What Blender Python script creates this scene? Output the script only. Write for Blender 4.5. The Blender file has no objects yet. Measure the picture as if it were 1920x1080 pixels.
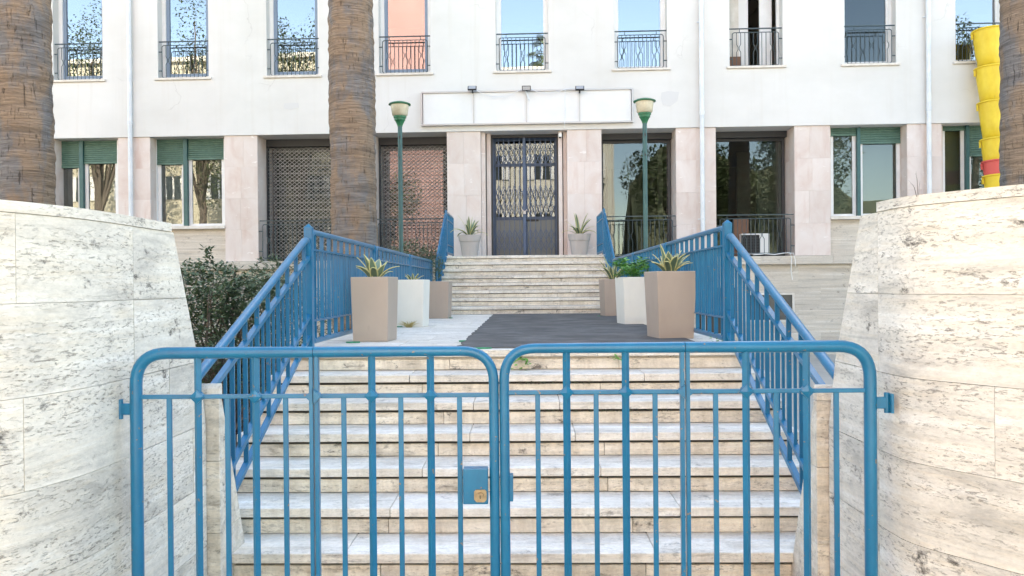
import bpy, math, random
from mathutils import Vector, Matrix, noise
R = math.radians
SC = bpy.context.scene
COL = SC.collection
random.seed(7)

# ------------------------------------------------------------------ camera
EYE = 1.662
FPX = 1450.0
cam_d = bpy.data.cameras.new('camera'); cam = bpy.data.objects.new('camera', cam_d); COL.objects.link(cam)
cam_d.sensor_width = 36; cam_d.lens = 36 * FPX / 1920; cam_d.clip_start = 0.05; cam_d.clip_end = 2000
CAMR = Matrix.Rotation(27 / FPX, 3, 'Z') @ Matrix.Rotation(math.pi / 2 - 6 / FPX, 3, 'X') @ Matrix.Rotation(R(-0.5), 3, 'Z')
cam.location = (0, 0, EYE); cam.rotation_euler = CAMR.to_euler()
SC.camera = cam
# ------------------------------------------------------------------ sky, sun, exposure
SUN_EL, SUN_AZ = R(40), R(14)            # azimuth from +Y (behind the office building) towards +X
w = bpy.data.worlds.new('World'); SC.world = w; w.use_nodes = True
nt = w.node_tree
sky = nt.nodes.new('ShaderNodeTexSky'); sky.sky_type = 'NISHITA'; sky.sun_disc = False
sky.sun_elevation = SUN_EL; sky.sun_rotation = SUN_AZ; sky.air_density = 1.0; sky.dust_density = 0.6
nt.links.new(sky.outputs[0], nt.nodes['Background'].inputs[0]); nt.nodes['Background'].inputs[1].default_value = 0.15
sun_d = bpy.data.lights.new('sun', 'SUN'); sun_d.energy = 4.2; sun_d.angle = R(0.53); sun_d.color = (1.0, 0.94, 0.85)
sun = bpy.data.objects.new('sun', sun_d); COL.objects.link(sun)
sd = Vector((math.sin(SUN_AZ) * math.cos(SUN_EL), math.cos(SUN_AZ) * math.cos(SUN_EL), math.sin(SUN_EL)))
sun.rotation_euler = sd.to_track_quat('Z', 'Y').to_euler()
SC.view_settings.view_transform = 'Standard'; SC.view_settings.look = 'None'
SC.view_settings.exposure = 2.6; SC.view_settings.gamma = 1.0; SC.view_settings.use_curve_mapping = False
SC.view_settings.use_white_balance = True; SC.view_settings.white_balance_temperature = 7700; SC.view_settings.white_balance_tint = 8
SC.cycles.max_bounces = 8; SC.cycles.transparent_max_bounces = 12; SC.cycles.sample_clamp_indirect = 6
SC.cycles.use_denoising = True

# ------------------------------------------------------------------ helpers: pixels of the photo to places
def ray(px, py):
    return CAMR @ Vector(((px - 960) / FPX, -(py - 540) / FPX, -1))
def P(px, py, Y):
    d = ray(px, py); t = Y / d.y
    return Vector((d.x * t, Y, EYE + d.z * t))
FA = R(-1.4); FY = 17.7                                # facade frame: origin (0,17.7,0), turned 1.4 degrees
FU = Vector((math.cos(FA), math.sin(FA), 0)); FV = Vector((-math.sin(FA), math.cos(FA), 0))
def FP(px, py, v=0.0):                                 # -> (u, z) on the facade plane set back by v
    d = ray(px, py); o = Vector((0, 0, EYE)) - Vector((0, FY, 0))
    t = (v - o.dot(FV)) / d.dot(FV)
    h = o + d * t
    return h.dot(FU), h.z
def fu(px, py=300, v=0.0): return FP(px, py, v)[0]
def fz(px, py, v=0.0): return FP(px, py, v)[1]

# ------------------------------------------------------------------ materials
MATS = {}
def mat(name, col, rough=0.6, metal=0.0, build=None, spec=0.5):
    m = bpy.data.materials.new(name); m.use_nodes = True
    b = m.node_tree.nodes['Principled BSDF']
    b.inputs['Base Color'].default_value = (*col, 1); b.inputs['Roughness'].default_value = rough
    b.inputs['Metallic'].default_value = metal; b.inputs['Specular IOR Level'].default_value = spec
    if build: build(m.node_tree, b)
    MATS[name] = m
    return m
class N:
    """tiny node-graph helper"""
    def __init__(s, nt): s.nt = nt
    def node(s, t, **k):
        n = s.nt.nodes.new(t)
        for a, v in k.items(): setattr(n, a, v)
        return n
    def coords(s, scale=(1, 1, 1), rand=0.0, kind='Object'):
        tc = s.node('ShaderNodeTexCoord'); mp = s.node('ShaderNodeMapping'); mp.inputs['Scale'].default_value = scale
        src = tc.outputs[kind]
        if rand:
            oi = s.node('ShaderNodeObjectInfo'); mu = s.node('ShaderNodeMath', operation='MULTIPLY'); mu.inputs[1].default_value = rand
            s.nt.links.new(oi.outputs['Random'], mu.inputs[0])
            ad = s.node('ShaderNodeVectorMath', operation='ADD')
            s.nt.links.new(src, ad.inputs[0]); s.nt.links.new(mu.outputs[0], ad.inputs[1]); src = ad.outputs[0]
        s.nt.links.new(src, mp.inputs['Vector'])
        return mp.outputs[0]
    def noise(s, vec, scale, detail=4, rough=0.55, dist=0.0):
        n = s.node('ShaderNodeTexNoise'); n.inputs['Scale'].default_value = scale; n.inputs['Detail'].default_value = detail
        n.inputs['Roughness'].default_value = rough; n.inputs['Distortion'].default_value = dist
        s.nt.links.new(vec, n.inputs['Vector']); return n.outputs['Fac']
    def ramp(s, fac, stops):
        r = s.node('ShaderNodeValToRGB'); el = r.color_ramp.elements
        while len(el) < len(stops): el.new(0.5)
        for e, (p, c) in zip(el, stops):
            e.position = p; e.color = (*c, 1) if isinstance(c, tuple) else (c, c, c, 1)
        s.nt.links.new(fac, r.inputs[0]); return r.outputs[0]
    def mix(s, fac, a, b, mode='MIX'):
        m = s.node('ShaderNodeMix', data_type='RGBA', blend_type=mode)
        for sock, val in ((m.inputs[0], fac), (m.inputs[6], a), (m.inputs[7], b)):
            if isinstance(val, (int, float)): sock.default_value = val
            elif isinstance(val, tuple): sock.default_value = (*val, 1)
            else: s.nt.links.new(val, sock)
        return m.outputs[2]
    def math(s, op, a, b=0.0):
        m = s.node('ShaderNodeMath', operation=op)
        for i, val in ((0, a), (1, b)):
            if isinstance(val, (int, float)): m.inputs[i].default_value = val
            else: s.nt.links.new(val, m.inputs[i])
        return m.outputs[0]
    def bump(s, b, h, strength=0.3, dist=0.01):
        n = s.node('ShaderNodeBump'); n.inputs['Strength'].default_value = strength; n.inputs['Distance'].default_value = dist
        s.nt.links.new(h, n.inputs['Height']); s.nt.links.new(n.outputs[0], b.inputs['Normal'])
    def rnd(s):
        return s.node('ShaderNodeObjectInfo').outputs['Random']
    def col(s, b, c): s.nt.links.new(c, b.inputs['Base Color'])

def travertine(base, light, stretch, stain=0.5, grime=0.0, pore=1.0):
    def f(nt, b):
        n = N(nt)
        v = n.coords(stretch, rand=1.3)
        band = n.noise(v, 1.0, 8, 0.68, 0.7)
        c = n.ramp(band, [(0.32, tuple(x * 0.66 for x in base)), (0.43, tuple(x * 0.90 for x in base)), (0.54, base), (0.68, light)])
        vein = n.noise(v, 1.7, 6, 0.65, 1.2)
        c = n.mix(n.ramp(vein, [(0.50, 0.0), (0.70, 0.45)]), c, (base[0] * 0.93, base[1] * 0.84, base[2] * 0.70))
        # fine grain
        gr = n.noise(n.coords((30, 30, 60), rand=2.0), 1.4, 4, 0.7)
        c = n.mix(0.55, c, n.ramp(gr, [(0.32, 0.80), (0.60, 1.06)]), 'MULTIPLY')
        # pits: small ones everywhere in the porous bands, larger ragged ones here and there
        gather = n.ramp(n.noise(n.coords(tuple(x * 0.8 for x in stretch), rand=4.0), 0.9, 5, 0.6, 0.5), [(0.40, 0.0), (0.60, 1.0)])
        small = n.ramp(n.noise(n.coords(tuple(18 if x < 4 else 70 for x in stretch), rand=3.0), 1.5, 5, 0.75, 0.3), [(0.555, 0.0), (0.62, 1.0)])
        large = n.ramp(n.noise(n.coords(tuple(5.5 if x < 4 else 34 for x in stretch), rand=6.0), 1.2, 6, 0.78, 0.35), [(0.625, 0.0), (0.675, 1.0)])
        pits = n.math('MULTIPLY', n.math('MAXIMUM', n.math('MULTIPLY', small, 0.8), large), gather)
        pits = n.math('MULTIPLY', pits, pore)
        c = n.mix(n.math('MULTIPLY', pits, 0.85), c, (0.17, 0.14, 0.11))
        st = n.noise(n.coords((1.1, 1.1, 2.0), rand=4.0), 1.7, 6, 0.7, 0.5)
        c = n.mix(n.math('MULTIPLY', n.ramp(st, [(0.50, 0.0), (0.76, 0.8)]), stain), c, (0.33, 0.315, 0.295))
        bl = n.noise(n.coords((1.5, 1.5, 2.4), rand=8.0), 2.6, 8, 0.78, 0.3)
        c = n.mix(n.math('MULTIPLY', n.ramp(bl, [(0.585, 0.0), (0.66, 0.95)]), min(1.0, stain * 1.6)), c, (0.10, 0.090, 0.080))
        if grime:
            gm = n.noise(n.coords((5, 5, 1.6), rand=11.0), 1.3, 7, 0.74, 0.4)
            c = n.mix(n.math('MULTIPLY', n.ramp(gm, [(0.45, 0.0), (0.64, 0.9)]), grime), c, (0.36, 0.295, 0.22))
            g2 = n.noise(n.coords((2.2, 9, 9), rand=7.0), 2.0, 7, 0.78, 0.3)
            c = n.mix(n.math('MULTIPLY', n.ramp(g2, [(0.565, 0.0), (0.65, 1.0)]), grime), c, (0.12, 0.10, 0.08))
        tone = n.ramp(n.rnd(), [(0.0, 0.93), (1.0, 1.04)])
        c = n.mix(1.0, c, tone, 'MULTIPLY')
        n.col(b, c)
        h = n.math('SUBTRACT', n.math('ADD', n.math('MULTIPLY', band, 0.4), n.math('MULTIPLY', gr, 0.25)), pits)
        n.bump(b, h, 0.6, 0.006)
    return f
mat('travertine_wall', (0.6,) * 3, 0.75, build=travertine((0.76, 0.705, 0.615), (0.85, 0.815, 0.745), (1.1, 1.1, 12), 0.8, pore=1.0), spec=0.3)
mat('travertine_step', (0.6,) * 3, 0.7, build=travertine((0.80, 0.725, 0.61), (0.86, 0.815, 0.735), (0.8, 9, 15), 0.7, grime=0.52, pore=0.9), spec=0.3)
mat('travertine_tread', (0.6,) * 3, 0.65, build=travertine((0.80, 0.745, 0.655), (0.86, 0.83, 0.77), (0.8, 7, 15), 0.4, grime=0.34, pore=0.8), spec=0.35)
mat('travertine_plinth', (0.6,) * 3, 0.75, build=travertine((0.62, 0.56, 0.48), (0.74, 0.70, 0.64), (0.6, 0.6, 16), 0.35, pore=0.5), spec=0.3)
mat('joint', (0.07, 0.062, 0.052), 0.9)
mat('mortar', (0.55, 0.51, 0.45), 0.9)

def plaster(nt, b):
    n = N(nt)
    a = n.noise(n.coords((0.35, 0.35, 0.6)), 1.2, 5, 0.6)
    c = n.ramp(a, [(0.3, (0.60, 0.59, 0.56)), (0.55, (0.665, 0.655, 0.63)), (0.75, (0.695, 0.685, 0.665))])
    dr = n.noise(n.coords((5.0, 5.0, 0.22)), 1.0, 4, 0.6)
    c = n.mix(n.ramp(dr, [(0.54, 0.0), (0.76, 0.5)]), c, (0.60, 0.575, 0.53))
    sp = n.noise(n.coords((1, 1, 1)), 2.3, 6, 0.75)
    c = n.mix(n.ramp(sp, [(0.70, 0.0), (0.76, 0.5)]), c, (0.62, 0.60, 0.57))
    vo = n.node('ShaderNodeTexVoronoi', feature='DISTANCE_TO_EDGE'); vo.inputs['Scale'].default_value = 0.42
    wob = n.node('ShaderNodeVectorMath', operation='ADD'); nn = n.node('ShaderNodeTexNoise'); nn.inputs['Scale'].default_value = 1.6; nn.inputs['Detail'].default_value = 6
    tc = n.coords(); nt.links.new(tc, nn.inputs['Vector']); nt.links.new(tc, wob.inputs[0]); nt.links.new(nn.outputs['Color'], wob.inputs[1]); nt.links.new(wob.outputs[0], vo.inputs['Vector'])
    crack = n.math('MULTIPLY', n.ramp(vo.outputs['Distance'], [(0.0, 1.0), (0.006, 0.0)]), n.ramp(n.noise(n.coords((1, 1, 1.4)), 0.55, 3, 0.5), [(0.53, 0.0), (0.60, 0.38)]))
    c = n.mix(crack, c, (0.36, 0.345, 0.32))
    n.col(b, c); n.bump(b, n.noise(n.coords(), 18, 5, 0.7), 0.12, 0.004)
mat('plaster', (0.83, 0.82, 0.8), 0.85, build=plaster, spec=0.2)
mat('plaster_patch', (0.60, 0.595, 0.585), 0.9, spec=0.2)

def pink(nt, b):
    n = N(nt)
    a = n.noise(n.coords((1.1, 1.1, 0.8), rand=7), 2.0, 6, 0.62, 0.6)
    c = n.ramp(a, [(0.3, (0.61, 0.495, 0.44)), (0.5, (0.665, 0.58, 0.53)), (0.7, (0.70, 0.635, 0.595))])
    wv = n.noise(n.coords((1.5, 1.5, 5), rand=3), 2.2, 4, 0.6, 1.2)
    c = n.mix(n.ramp(wv, [(0.66, 0.0), (0.70, 0.6)]), c, (0.86, 0.82, 0.79))
    st = n.noise(n.coords((3, 3, 0.5), rand=2), 1.6, 4, 0.6)
    c = n.mix(n.ramp(st, [(0.58, 0.0), (0.78, 0.45)]), c, (0.50, 0.31, 0.24))
    c = n.mix(1.0, c, n.ramp(n.rnd(), [(0.0, (0.94, 0.93, 0.93)), (1.0, (1.03, 1.02, 1.02))]), 'MULTIPLY')
    n.col(b, c)
mat('pink_stone', (0.7, 0.57, 0.52), 0.55, build=pink, spec=0.35)

def bluepaint(nt, b):
    n = N(nt)
    a = n.noise(n.coords((1, 1, 0.5), rand=5), 7, 7, 0.75)
    c = n.ramp(a, [(0.3, (0.001, 0.112, 0.225)), (0.6, (0.0015, 0.148, 0.285)), (0.8, (0.008, 0.18, 0.325))])
    ch = n.noise(n.coords(rand=3), 34, 3, 0.6)
    c = n.mix(n.ramp(ch, [(0.675, 0.0), (0.71, 0.8)]), c, (0.24, 0.16, 0.10))
    n.col(b, c); n.bump(b, n.noise(n.coords(), 60, 3, 0.6), 0.08, 0.002)
mat('blue_paint', (0.008, 0.14, 0.28), 0.28, build=bluepaint)
def worn(c0, c1, sc=8):
    def f(nt, b):
        n = N(nt); n.col(b, n.ramp(n.noise(n.coords(rand=4), sc, 5, 0.65), [(0.32, c0), (0.68, c1)]))
    return f
mat('green_paint', (0.02, 0.09, 0.09), 0.4, build=worn((0.02, 0.085, 0.088), (0.035, 0.12, 0.115)))
mat('green_bright', (0.02, 0.16, 0.07), 0.45, build=worn((0.015, 0.13, 0.06), (0.03, 0.20, 0.09)))
mat('green_slat', (0.05, 0.13, 0.10), 0.5, build=worn((0.06, 0.135, 0.105), (0.095, 0.19, 0.15)))
mat('grille_metal', (0.03, 0.05, 0.055), 0.5, build=worn((0.025, 0.05, 0.058), (0.05, 0.075, 0.08)))
mat('mesh_metal', (0.30, 0.29, 0.26), 0.45, 0.5, build=worn((0.19, 0.205, 0.21), (0.30, 0.32, 0.325)))
mat('dark_metal', (0.03, 0.032, 0.036), 0.5)
mat('door_blue', (0.02, 0.05, 0.11), 0.4, build=worn((0.022, 0.055, 0.12), (0.034, 0.085, 0.17)))
mat('brass', (0.36, 0.285, 0.18), 0.45, 0.8, build=worn((0.28, 0.22, 0.14), (0.42, 0.33, 0.21), 60))
mat('white_frame', (0.76, 0.76, 0.75), 0.45, build=worn((0.70, 0.70, 0.69), (0.80, 0.80, 0.79), 3))
mat('sash_blue', (0.20, 0.27, 0.36), 0.5)
mat('stone_sill', (0.66, 0.61, 0.54), 0.7, build=worn((0.58, 0.53, 0.46), (0.72, 0.68, 0.62), 5))
mat('pipe_paint', (0.66, 0.69, 0.71), 0.45, build=worn((0.58, 0.62, 0.65), (0.72, 0.74, 0.75), 3))
mat('sign_sheet', (0.80, 0.80, 0.79), 0.5, build=worn((0.66, 0.66, 0.65), (0.72, 0.72, 0.71), 2))
mat('sign_frame', (0.42, 0.42, 0.42), 0.45, 0.6)
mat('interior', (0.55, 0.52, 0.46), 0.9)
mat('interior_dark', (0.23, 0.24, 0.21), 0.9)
mat('brown_board', (0.17, 0.085, 0.05), 0.7)
mat('dark_panel', (0.085, 0.115, 0.135), 0.3)
mat('black', (0.015, 0.015, 0.016), 0.6)
mat('white_plastic', (0.75, 0.75, 0.73), 0.4)
mat('lamp_glass', (0.62, 0.57, 0.42), 0.25, build=worn((0.50, 0.45, 0.32), (0.68, 0.63, 0.48), 9))
mat('lens', (0.35, 0.36, 0.38), 0.15)
def planter_mat(c):
    def f(nt, b):
        n = N(nt)
        cc = n.ramp(n.noise(n.coords((1, 1, 0.6), rand=5), 3, 5, 0.6), [(0.3, tuple(x * 0.93 for x in c)), (0.7, tuple(min(1, x * 1.04) for x in c))])
        d = n.noise(n.coords((2, 2, 1), rand=8), 4.0, 6, 0.7)
        cc = n.mix(n.ramp(d, [(0.66, 0.0), (0.78, 0.35)]), cc, tuple(x * 0.55 for x in c))
        n.col(b, cc); n.bump(b, n.noise(n.coords(), 90, 2, 0.5), 0.05, 0.002)
    return f
mat('planter_tan', (0.40, 0.325, 0.27), 0.55, build=planter_mat((0.405, 0.325, 0.265)))
mat('planter_white', (0.72, 0.70, 0.63), 0.5, build=planter_mat((0.74, 0.715, 0.645)))
mat('pot_grey', (0.43, 0.39, 0.36), 0.6, build=planter_mat((0.43, 0.385, 0.355)))
mat('soil', (0.05, 0.038, 0.028), 0.95, build=worn((0.03, 0.023, 0.017), (0.085, 0.065, 0.047), 12))
mat('agave_green', (0.13, 0.20, 0.13), 0.5, build=worn((0.10, 0.17, 0.12), (0.19, 0.26, 0.17), 7))
mat('agave_edge', (0.56, 0.52, 0.24), 0.5)
def leafmat(c0, c1):
    def f(nt, b):
        n = N(nt)
        n.col(b, n.ramp(n.noise(n.coords(), 3.1, 4, 0.7), [(0.3, c0), (0.7, c1)]))
        b.inputs['Transmission Weight'].default_value = 0.0
    return f
mat('leaf_shrub', (0.06, 0.09, 0.05), 0.5, build=leafmat((0.05, 0.09, 0.048), (0.135, 0.19, 0.10)))
mat('leaf_bright', (0.10, 0.26, 0.05), 0.5, build=leafmat((0.07, 0.24, 0.03), (0.17, 0.42, 0.08)))
mat('leaf_tree', (0.06, 0.10, 0.035), 0.5, build=leafmat((0.035, 0.06, 0.02), (0.09, 0.125, 0.045)))
mat('leaf_dry', (0.45, 0.36, 0.14), 0.8)
mat('frond', (0.08, 0.12, 0.045), 0.5, build=leafmat((0.06, 0.095, 0.035), (0.12, 0.16, 0.06)))
mat('branch', (0.13, 0.105, 0.085), 0.9)
def bark(nt, b):
    n = N(nt)
    ring = n.noise(n.coords((2.6, 2.6, 46), rand=4), 1.0, 6, 0.72, 0.9)
    big = n.noise(n.coords((0.8, 0.8, 9), rand=3), 1.0, 3, 0.6, 0.4)
    blot = n.noise(n.coords((2.4, 2.4, 1.1), rand=6), 1.2, 5, 0.62)
    c = n.ramp(ring, [(0.26, (0.115, 0.083, 0.062)), (0.45, (0.235, 0.172, 0.125)), (0.60, (0.34, 0.25, 0.178)), (0.78, (0.44, 0.35, 0.265))])
    c2 = n.ramp(ring, [(0.28, (0.095, 0.086, 0.082)), (0.5, (0.195, 0.18, 0.172)), (0.75, (0.34, 0.32, 0.305))])
    c = n.mix(n.ramp(blot, [(0.47, 0.0), (0.60, 1.0)]), c, c2)
    c = n.mix(n.ramp(big, [(0.33, 0.4), (0.45, 0.0)]), c, (0.06, 0.047, 0.038))
    crk = n.noise(n.coords((26, 26, 2.6), rand=2), 1.5, 5, 0.7, 0.6)
    ck = n.ramp(crk, [(0.60, 0.0), (0.65, 1.0)])
    c = n.mix(n.math('MULTIPLY', ck, 0.6), c, (0.035, 0.027, 0.022))
    n.col(b, c)
    h = n.math('SUBTRACT', n.math('ADD', ring, n.math('MULTIPLY', big, 0.8)), n.math('MULTIPLY', ck, 0.5))
    n.bump(b, h, 0.9, 0.025)
mat('palm_bark', (0.2, 0.16, 0.13), 0.95, build=bark, spec=0.15)
def yellow(nt, b):
    n = N(nt)
    c = n.ramp(n.noise(n.coords((2, 2, 1), rand=5), 2.5, 5, 0.65), [(0.3, (0.66, 0.44, 0.02)), (0.7, (0.78, 0.57, 0.04))])
    d = n.noise(n.coords((7, 7, 1.6), rand=3), 1.5, 5, 0.7)
    c = n.mix(n.ramp(d, [(0.66, 0.0), (0.76, 0.55)]), c, (0.30, 0.21, 0.08))
    n.col(b, c)
mat('chute_yellow', (0.75, 0.54, 0.03), 0.45, build=yellow)
mat('chute_red', (0.62, 0.09, 0.075), 0.5)
def matting(nt, b):
    n = N(nt)
    a = n.noise(n.coords((1.0, 1.3, 1)), 2.2, 7, 0.7, 0.3)
    c = n.ramp(a, [(0.32, (0.08, 0.077, 0.073)), (0.5, (0.12, 0.115, 0.108)), (0.68, (0.19, 0.18, 0.168))])
    s = n.noise(n.coords((1.0, 5.0, 1)), 3.6, 5, 0.7)
    c = n.mix(n.ramp(s, [(0.64, 0.0), (0.74, 0.5)]), c, (0.24, 0.23, 0.215))
    n.col(b, c)
    wv = n.node('ShaderNodeTexWave', wave_type='BANDS', bands_direction='X'); wv.inputs['Scale'].default_value = 26
    nt.links.new(n.coords(), wv.inputs['Vector'])
    n.bump(b, wv.outputs['Fac'], 0.4, 0.004)
mat('matting', (0.08, 0.08, 0.08), 0.85, build=matting, spec=0.2)
mat('green_turf', (0.03, 0.25, 0.12), 0.9, build=worn((0.02, 0.17, 0.08), (0.06, 0.33, 0.18), 30))
mat('pavement', (0.42, 0.385, 0.33), 0.9, build=worn((0.37, 0.34, 0.285), (0.47, 0.435, 0.375), 1.5))
mat('cream_paint', (0.5, 0.46, 0.36), 0.85, build=worn((0.45, 0.415, 0.32), (0.54, 0.50, 0.40), 0.6))
mat('pink_paint', (0.4, 0.22, 0.19), 0.85, build=worn((0.37, 0.215, 0.20), (0.43, 0.25, 0.235), 0.5))
mat('pale_paint', (0.74, 0.71, 0.63), 0.85, build=worn((0.60, 0.575, 0.50), (0.68, 0.66, 0.60), 0.6))
mat('dark_window', (0.05, 0.06, 0.065), 0.1)
mat('hill_green', (0.10, 0.12, 0.07), 0.95, build=worn((0.07, 0.09, 0.05), (0.15, 0.15, 0.09), 0.05))
def glassmat(name, refl, tint, rough=0.0):
    m = bpy.data.materials.new(name); m.use_nodes = True; nt = m.node_tree; nt.nodes.clear()
    n = N(nt)
    out = n.node('ShaderNodeOutputMaterial'); mx = n.node('ShaderNodeMixShader'); mx.inputs[0].default_value = refl
    t = n.node('ShaderNodeBsdfTransparent'); t.inputs[0].default_value = (*tint, 1)
    g = n.node('ShaderNodeBsdfGlossy'); g.inputs['Roughness'].default_value = rough; g.inputs['Color'].default_value = (0.95, 0.97, 1, 1)
    nz = n.noise(n.coords(rand=6), 0.9, 2, 0.5); bp = n.node('ShaderNodeBump'); bp.inputs['Strength'].default_value = 0.018; bp.inputs['Distance'].default_value = 0.05
    nt.links.new(nz, bp.inputs['Height']); nt.links.new(bp.outputs[0], g.inputs['Normal'])
    nt.links.new(t.outputs[0], mx.inputs[1]); nt.links.new(g.outputs[0], mx.inputs[2]); nt.links.new(mx.outputs[0], out.inputs[0])
    MATS[name] = m
glassmat('glass_coated', 0.29, (0.35, 0.38, 0.38))
glassmat('glass_mid', 0.15, (0.5, 0.53, 0.5))
glassmat('glass_door', 0.085, (0.45, 0.5, 0.52))
glassmat('glass_clear', 0.055, (0.55, 0.60, 0.58))

# ------------------------------------------------------------------ mesh building
class MB:
    def __init__(s): s.v = []; s.f = []; s.m = []
    def add(s, vs, fs, mi=0):
        o = len(s.v); s.v += [tuple(x) for x in vs]
        for f in fs: s.f.append(tuple(i + o for i in f)); s.m.append(mi)
        return s
    def box(s, x0, x1, y0, y1, z0, z1, mi=0):
        return s.hexa([(x0, y0, z0), (x1, y0, z0), (x1, y1, z0), (x0, y1, z0), (x0, y0, z1), (x1, y0, z1), (x1, y1, z1), (x0, y1, z1)], mi)
    def hexa(s, c, mi=0):
        return s.add(c, [(0, 3, 2, 1), (4, 5, 6, 7), (0, 1, 5, 4), (1, 2, 6, 5), (2, 3, 7, 6), (3, 0, 4, 7)], mi)
    def bar(s, a, b, w, t, side=None, mi=0):
        """rectangular bar from a to b; w measured along 'side', t across"""
        a = Vector(a); b = Vector(b); d = (b - a).normalized()
        side = Vector(side) if side is not None else Vector((1, 0, 0))
        sx = (side - d * side.dot(d)).normalized() * (w / 2); sy = d.cross(sx).normalized() * (t / 2)
        c = [a - sx - sy, a + sx - sy, a + sx + sy, a - sx + sy, b - sx - sy, b + sx - sy, b + sx + sy, b - sx + sy]
        return s.hexa(c, mi)
    def tube(s, pts, r, seg=10, mi=0, cap=True):
        pts = [Vector(p) for p in pts]; n = len(pts); o = len(s.v)
        rs = r if isinstance(r, (list, tuple)) else [r] * n
        d0 = (pts[1] - pts[0]).normalized()
        nx = Vector((0, 0, 1)) if abs(d0.z) < 0.9 else Vector((1, 0, 0))
        nx = (nx - d0 * nx.dot(d0)).normalized()
        for i, p in enumerate(pts):
            d = ((pts[min(i + 1, n - 1)] - p).normalized() + (p - pts[max(i - 1, 0)]).normalized()).normalized()
            nx = (nx - d * nx.dot(d)).normalized(); ny = d.cross(nx)
            for k in range(seg):
                a = 2 * math.pi * k / seg
                s.v.append(tuple(p + (nx * math.cos(a) + ny * math.sin(a)) * rs[i]))
        for i in range(n - 1):
            for k in range(seg):
                k2 = (k + 1) % seg
                s.f.append((o + i * seg + k, o + i * seg + k2, o + (i + 1) * seg + k2, o + (i + 1) * seg + k)); s.m.append(mi)
        if cap:
            s.f.append(tuple(o + k for k in reversed(range(seg)))); s.m.append(mi)
            s.f.append(tuple(o + (n - 1) * seg + k for k in range(seg))); s.m.append(mi)
        return s
    def lathe(s, prof, seg=20, c=(0, 0, 0), mi=0):
        o = len(s.v); n = len(prof)
        for r, z in prof:
            for k in range(seg):
                a = 2 * math.pi * k / seg
                s.v.append((c[0] + r * math.cos(a), c[1] + r * math.sin(a), c[2] + z))
        for i in range(n - 1):
            for k in range(seg):
                k2 = (k + 1) % seg
                s.f.append((o + i * seg + k, o + i * seg + k2, o + (i + 1) * seg + k2, o + (i + 1) * seg + k)); s.m.append(mi)
        s.f.append(tuple(o + k for k in reversed(range(seg)))); s.m.append(mi)
        s.f.append(tuple(o + (n - 1) * seg + k for k in range(seg))); s.m.append(mi)
        return s
    def build(s, name, mats, parent=None, smooth=None, loc=None, bevel=0):
        me = bpy.data.meshes.new(name); me.from_pydata(s.v, [], s.f)
        for m in (mats if isinstance(mats, (list, tuple)) else [mats]): me.materials.append(MATS[m])
        for p, mi in zip(me.polygons, s.m): p.material_index = mi
        if smooth is not None:
            me.shade_smooth(); me.set_sharp_from_angle(angle=R(smooth))
        o = bpy.data.objects.new(name, me); COL.objects.link(o)
        if parent is not None: o.parent = parent
        if loc is not None: o.location = loc
        if bevel:
            bv = o.modifiers.new('bevel', 'BEVEL'); bv.width = bevel; bv.segments = 2; bv.limit_method = 'ANGLE'; bv.angle_limit = R(40)
        return o
def tag(o, label, cat, group=None):
    o['label'] = label; o['category'] = cat
    if group: o['group'] = group
    return o
def thing(name, label, cat, loc=(0, 0, 0), rz=0.0, group=None):
    o = bpy.data.objects.new(name, None); COL.objects.link(o); o.empty_display_size = 0.1
    o.location = loc; o.rotation_euler = (0, 0, rz)
    return tag(o, label, cat, group)
def structure(o): o['kind'] = 'structure'; return o
def child(name, mesh, parent, M=None):
    o = bpy.data.objects.new(name, mesh); COL.objects.link(o); o.parent = parent
    if M is not None: o.matrix_local = M
    return o
def copy_tree(src):
    c = src.copy(); COL.objects.link(c)
    for ch in list(src.children):
        d = copy_tree(ch); d.parent = c
    return c
def arc(c, r, a0, a1, n, ax, ay):
    return [Vector(c) + Vector(ax) * (r * math.cos(a0 + (a1 - a0) * i / n)) + Vector(ay) * (r * math.sin(a0 + (a1 - a0) * i / n)) for i in range(n + 1)]

# ================================================================== THE SETTING
g = MB().add([(-300, -300, 0), (300, -300, 0), (300, 300, 0), (-300, 300, 0)], [(0, 1, 2, 3)]).build('ground', 'pavement'); structure(g)
g = MB()
g.box(-24, -2.02, 5.0, 17.6, -0.1, 0.02); g.box(1.92, 24, 5.0, 17.6, -0.1, 0.02)
structure(g.build('garden_soil', 'soil'))
structure(MB().box(1.93, 24, 5.01, 17.59, 0.021, 0.03).build('garden_path', 'pavement'))

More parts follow.
